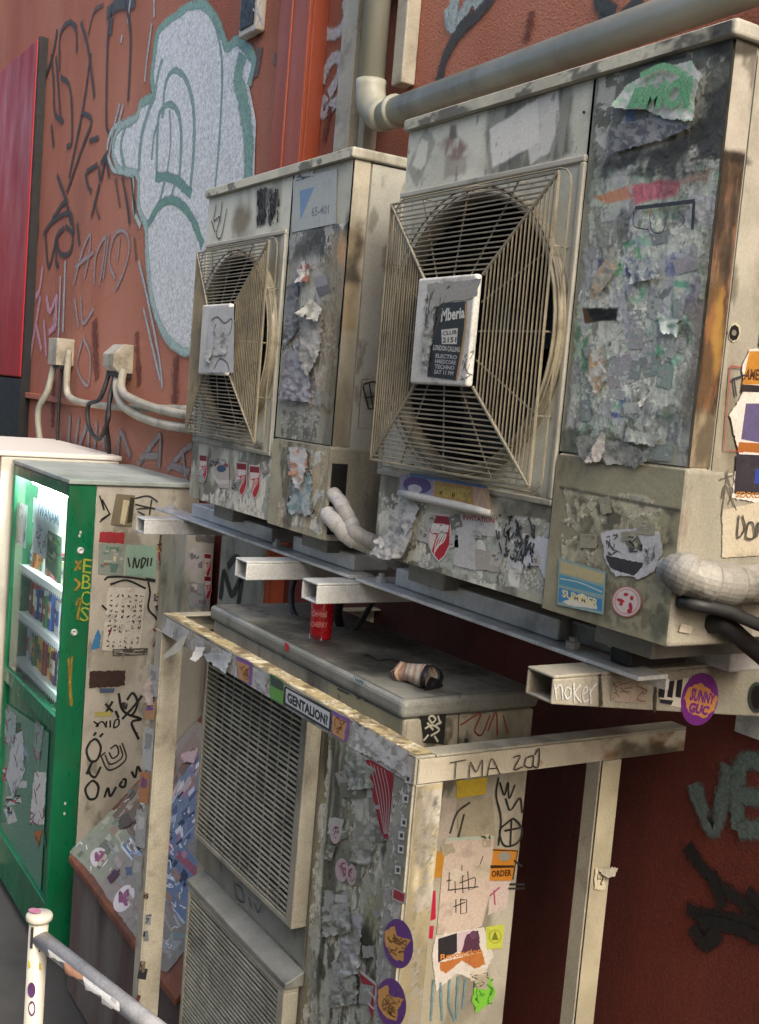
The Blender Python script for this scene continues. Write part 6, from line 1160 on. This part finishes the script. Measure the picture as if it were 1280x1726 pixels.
for i, q in enumerate(([(235, 1340), (262, 1325), (260, 1350), (240, 1362)], [(200, 1378), (222, 1368), (226, 1392), (204, 1402)], [(285, 1260), (300, 1255), (298, 1310), (284, 1300)], [(305, 1270), (335, 1262), (332, 1290), (308, 1288)], [(180, 1480), (196, 1462), (208, 1475), (190, 1492)])): crumple(PB, q, ('b9b6ae', '57504c', 'b9a4a4', 'c3a8ac', '4f3346')[i], .02, 'loose_scrap', BX, 70+i, .002, 4, 14)
#==================================================================== RAILING STICKERS, CAN, CRUSHED CAN
CR = Cyl((pc[0]+.1, .715, 1.152), (1.1, .275, 0), .0195)
for x, y, c, c2 in ((100, 1605, 'b9bab8', '8c8e8c'), (128, 1632, 'b0846a', '5f4a72'), (160, 1658, 'c9ccd0', '8f9298'), (190, 1684, 'd2d3d4', 'a3a6a8')):
    d = Dec(CR); d.poly([(x-19, y-16), (x+14, y-4), (x+14, y+20), (x-16, y+8)], c, 3); d.poly([(x-4, y-8), (x+8, y-3), (x+8, y+8), (x-2, y+2)], c2, 2); d.build('sticker', RG, 'paper')
CP = Cyl((pc[0], .69, 0), (0, 0, 1), .0212); d = Dec(Plane('Z', pc[2]+.0058)); d.ell(59, 1537, 11, 4.5, 'a86a88', 5, jag=1); d.build('cap_sticker', RG)
d = Dec(CP); d.poly([(49, 1619), (69, 1623), (69, 1635), (49, 1631)], 'b9a93a'); d.build('yellow_tape', RG); d = Dec(CP); d.line([(56, 1562), (54, 1598)], 4, '2a2c2c'); d.line([(60, 1590), (68, 1592), (66, 1604)], 2.5, '2a2c2c'); d.build('graffiti', RG, 'ink')
for y in (1668, 1700): d = Dec(CP); d.ell(54, y, 6, 13, '5b3a66'); d.build('sticker', RG)
CC = Cyl(CANC, (0, 0, 1), CANR); CC.lift = .0003
d = Dec(CC)
d.ell(536, 1020, 11, 9, 'c9bcae'); d.ell(536, 1020, 8, 6, 'a01c26'); d.text('Original', [(526, 1042), (551, 1044), (551, 1030), (526, 1029)], 'd99a8c', .03); d.text('CHERRY', [(524, 1056), (552, 1058), (552, 1049), (524, 1048)], 'd98a84', .03)
for k in range(6): d.line([(524, 1061+k*1.4), (550-k*2, 1062+k*1.4)], .6, 'd58a88', smooth=False)
d.poly([(522, 1068), (543, 1072), (543, 1082), (522, 1078)], 'd2cfcb'); [d.line([(524+k*1.8, 1069+k*.3), (524+k*1.8, 1078+k*.3)], .8, '5a3030', smooth=False) for k in range(10)]
d.build('print', CAN)
# crushed tin lying on the lid
p = atZ(690, 1150, Z(-.598)); CZN = Thing('crushed_can', 'crumpled tan paper cup with a dark open end lying on the lid', 'cup', (p[0], p[1], Z(-.598)))
def cup(R0, R1, L, org, ang, seed, n=30, m=9):
    mb = MB(); rr = random.Random(seed); vs = []; ax = Vector((math.cos(ang), math.sin(ang), 0)); sd_ = Vector((-math.sin(ang), math.cos(ang), 0))
    for i in range(m+1):
        t = i/m; r0 = R0+(R1-R0)*t
        for k in range(n):
            q = 2*math.pi*k/n; r = r0*(1+.09*math.sin(2*q+i*.35+seed)+.03*math.sin(5*q-i*.4)); h = r*math.sin(q)*.8; vs.append(Vector(org)+ax*(L*t+.006*math.sin(2*q+seed))+sd_*(r*math.cos(q))+Vector((0, 0, max(.0005, h+R1*.72))))
    mb.add(vs, [(i*n+k, i*n+(k+1) % n, (i+1)*n+(k+1) % n, (i+1)*n+k) for i in range(m) for k in range(n)]); return mb
c0 = np.array([p[0]-.004, p[1]+.0, Z(-.5985)]); aa = .35
def setc(mb, fn): mb.c = [np.append(lin(fn(i)), 1) for i in range(len(mb.v))]
mb = cup(.024, .031, .050, c0, aa, 2); setc(mb, lambda i: ('b5aca0', 'b5aca0', '9c7f66')[(i//30) % 3] if (i % 30) < 22 else 'a59a8c'); mb.build('cup_wall', 'paper', CZN, smooth=True, solid=.0012)
mb = cup(.034, .033, .012, c0+np.array([.051*math.cos(aa), .051*math.sin(aa), 0]), aa, 2, 30, 3); setc(mb, lambda i: '1b1b20'); mb.build('dark_lid', 'sticker', CZN, smooth=True, solid=.0012)
mb = cup(.030, .002, .002, c0+np.array([.064*math.cos(aa), .064*math.sin(aa), 0]), aa, 2, 30, 3); setc(mb, lambda i: '17171b'); mb.build('lid_disc', 'sticker', CZN)
mb = cup(.027, .022, .030, c0+np.array([-.030, -.012, 0]), 1.0, 5, 30, 6); setc(mb, lambda i: ('a8826a', 'b9a898', '8f6b52')[(i//30) % 3]); mb.build('crushed_half', 'paper', CZN, smooth=True, solid=.0012)
for j, rr_ in enumerate((.024, .018, .011, .005)):
    mb = cup(rr_, rr_*.6, .001, c0+np.array([-.031-.0012*j, -.0135-.0015*j, .001+.004*j]), 1.0, 5, 30, 2); setc(mb, lambda i: ('9a765c', 'c0b09e', '7f5c46', 'b59c88')[j]); mb.build('fold', 'paper', CZN)
tubeobj('wire', 'short bent black wire lying on the lid beside the crumpled cup', 'wire', [atZ(612, 1104, Z(-.596)), atZ(622, 1103, Z(-.594)), atZ(640, 1112, Z(-.596)), atZ(655, 1110, Z(-.594)), atZ(672, 1114, Z(-.596))], .0022, 'rubber')

#-- further small stickers and scraps
rq = random.Random(77)
def scatter(parent, plane, quad, n, pal, size, mat='paper', seed=0, name='sticker'):
    rr = random.Random(seed); q = [np.array(p, float) for p in quad]
    for k in range(n):
        x, y = rr.random(), rr.random()
        while plane is PF and name == 'scrap' and abs(((1-x)*(1-y)*q[0]+x*(1-y)*q[1]+x*y*q[2]+(1-x)*y*q[3]-[1015, 532])).max() < 48: x, y = rr.random(), rr.random()
        c = (1-x)*(1-y)*q[0]+x*(1-y)*q[1]+x*y*q[2]+(1-x)*y*q[3]; w = size*rr.uniform(.5, 1.3); h = size*rr.uniform(.5, 1.5); t = rr.uniform(-.4, .4)
        P = [(c[0]+a*w*math.cos(t)-b*h*math.sin(t), c[1]+a*w*math.sin(t)+b*h*math.cos(t)) for a, b in ((-.5, -.5), (.5, -.5), (.5, .5), (-.5, .5))]
        d = Dec(plane); d.poly(P, rr.choice(pal), rr.choice((0, 1.5, 2.5))); 
        if rr.random() < .7: blocks(d, P, 5, pal, seed+k, .5)
        if rr.random() < .5 and name == 'sticker': rndstrokes(d, P, 5, 1.2, '33322e', seed+k, .4)
        d.build(name, parent, mat)
PALS = ['b9b4a8', 'a8a59b', '8f3a44', '5a7f74', 'c3bba0', '55607a', 'b08a50', '6a4a72', '3a3a38', 'c9c7c0']
scatter(V, PV, [(270, 880), (315, 880), (305, 1030), (262, 1030)], 7, PALS, 17, seed=1)
scatter(V, PV, [(170, 1180), (240, 1180), (235, 1240), (165, 1240)], 2, PALS, 12, seed=2)
scatter(BX, PB, [(150, 1430), (250, 1320), (330, 1300), (290, 1600)], 22, PALS+['7f93b0', '8ea0b8', 'b58a9a', '8a6a52', '9a6248'], 24, seed=3, name='flyer')
scatter(LU, PS2, [(730, 1400), (840, 1400), (820, 1700), (720, 1700)], 6, ['b5ab92', 'a8a08a', 'bdb3a0', '9a937d'], 26, seed=4)
scatter(CG, PO, [(246, 1500), (256, 1500), (242, 1690), (232, 1690)], 6, PALS, 13, seed=5)
scatter(UL, PC, [(955, 830), (1110, 860), (1100, 930), (955, 930)], 5, ['9a9884', '8a8875', 'a8a696', '6f6e5c'], 26, seed=6)
scatter(US, PF, [(335, 760), (450, 780), (450, 850), (335, 840)], 7, ['b5b6b0', 'a3a49e', 'c0c0ba', '8c8d86'], 16, seed=7)
scatter(US, PF, [(490, 440), (550, 440), (540, 680), (480, 680)], 12, ['9a9d9e', 'b3b5b4', '85888c', '6f7276', 'a89a90'], 20, seed=8, name='scrap')
scatter(UL, PF, [(1020, 380), (1170, 380), (1130, 780), (970, 760)], 22, ['a9b2ae', '9ba5a2', 'b8beb9', '8c9895', '8fa69b', 'a5a5a8'], 30, seed=12, name='scrap')
scatter(LU, PL, [(560, 1300), (650, 1300), (640, 1690), (540, 1690)], 16, ['9a9d96', '8b8e82', 'a9aca6', '777a6c', 'b3b5b0'], 24, seed=10, name='scrap')
scr(wall, PW, [[(62, 150), (70, 100)], [(58, 300), (66, 380), (60, 420)], [(150, 60), (160, 20), (176, 8)], [(160, 340), (170, 370)], [(196, 300), (204, 350)], [(228, 400), (232, 440)]], 2.2, '5a4540', soft=True, mat='spray', label='faint dark scrawls')

scatter(V, PD, [(8, 1200), (80, 1240), (70, 1470), (-10, 1440)], 14, ['8fa09c', 'b5b8b4', '4f7a66', '2f5a48', '9a8a7a', 'a9443c', '6f8a9a'], 20, seed=14)
scatter(BX, PB, [(200, 1430), (330, 1400), (320, 1560), (270, 1610)], 12, ['c8ccd4', 'a3b4c6', '55607e', 'b08694', 'd9d8dc'], 20, seed=15, name='flyer')
scatter(UL, PF, [(650, 850), (930, 900), (920, 1000), (700, 940)], 12, ['b5b6b0', 'a3a49e', 'c0c0ba', '8c8d86', '77776e'], 22, seed=16, name='scrap_low')
scatter(US, PC, [(485, 765), (545, 775), (538, 880), (478, 870)], 8, ['b5b6b0', 'a3a49e', 'c0c4c2', '8c9a9a', 'a58a70'], 16, seed=17)
for i, q in enumerate(([(1150, 880), (1165, 960)], [(1100, 1000), (1108, 1075)], [(700, 240), (698, 300)], [(985, 300), (975, 420)], [(935, 850), (930, 960)])):
    pass
# stains and a hose on the low wall
d = Dec(PW)
for q, w in (([(92, 640), (90, 720)], 10), ([(300, 600), (296, 680)], 14), ([(232, 560), (236, 650)], 12), ([(60, 200), (50, 420)], 16), ([(430, 20), (440, 60)], 10), ([(160, 540), (165, 640)], 14), ([(560, 180), (548, 240)], 10), ([(700, 60), (695, 150)], 14), ([(900, 20), (890, 70)], 14)): d.line(q, w, '6e3c30', True, .8)
d.build('damp_streaks', wall, 'stain')
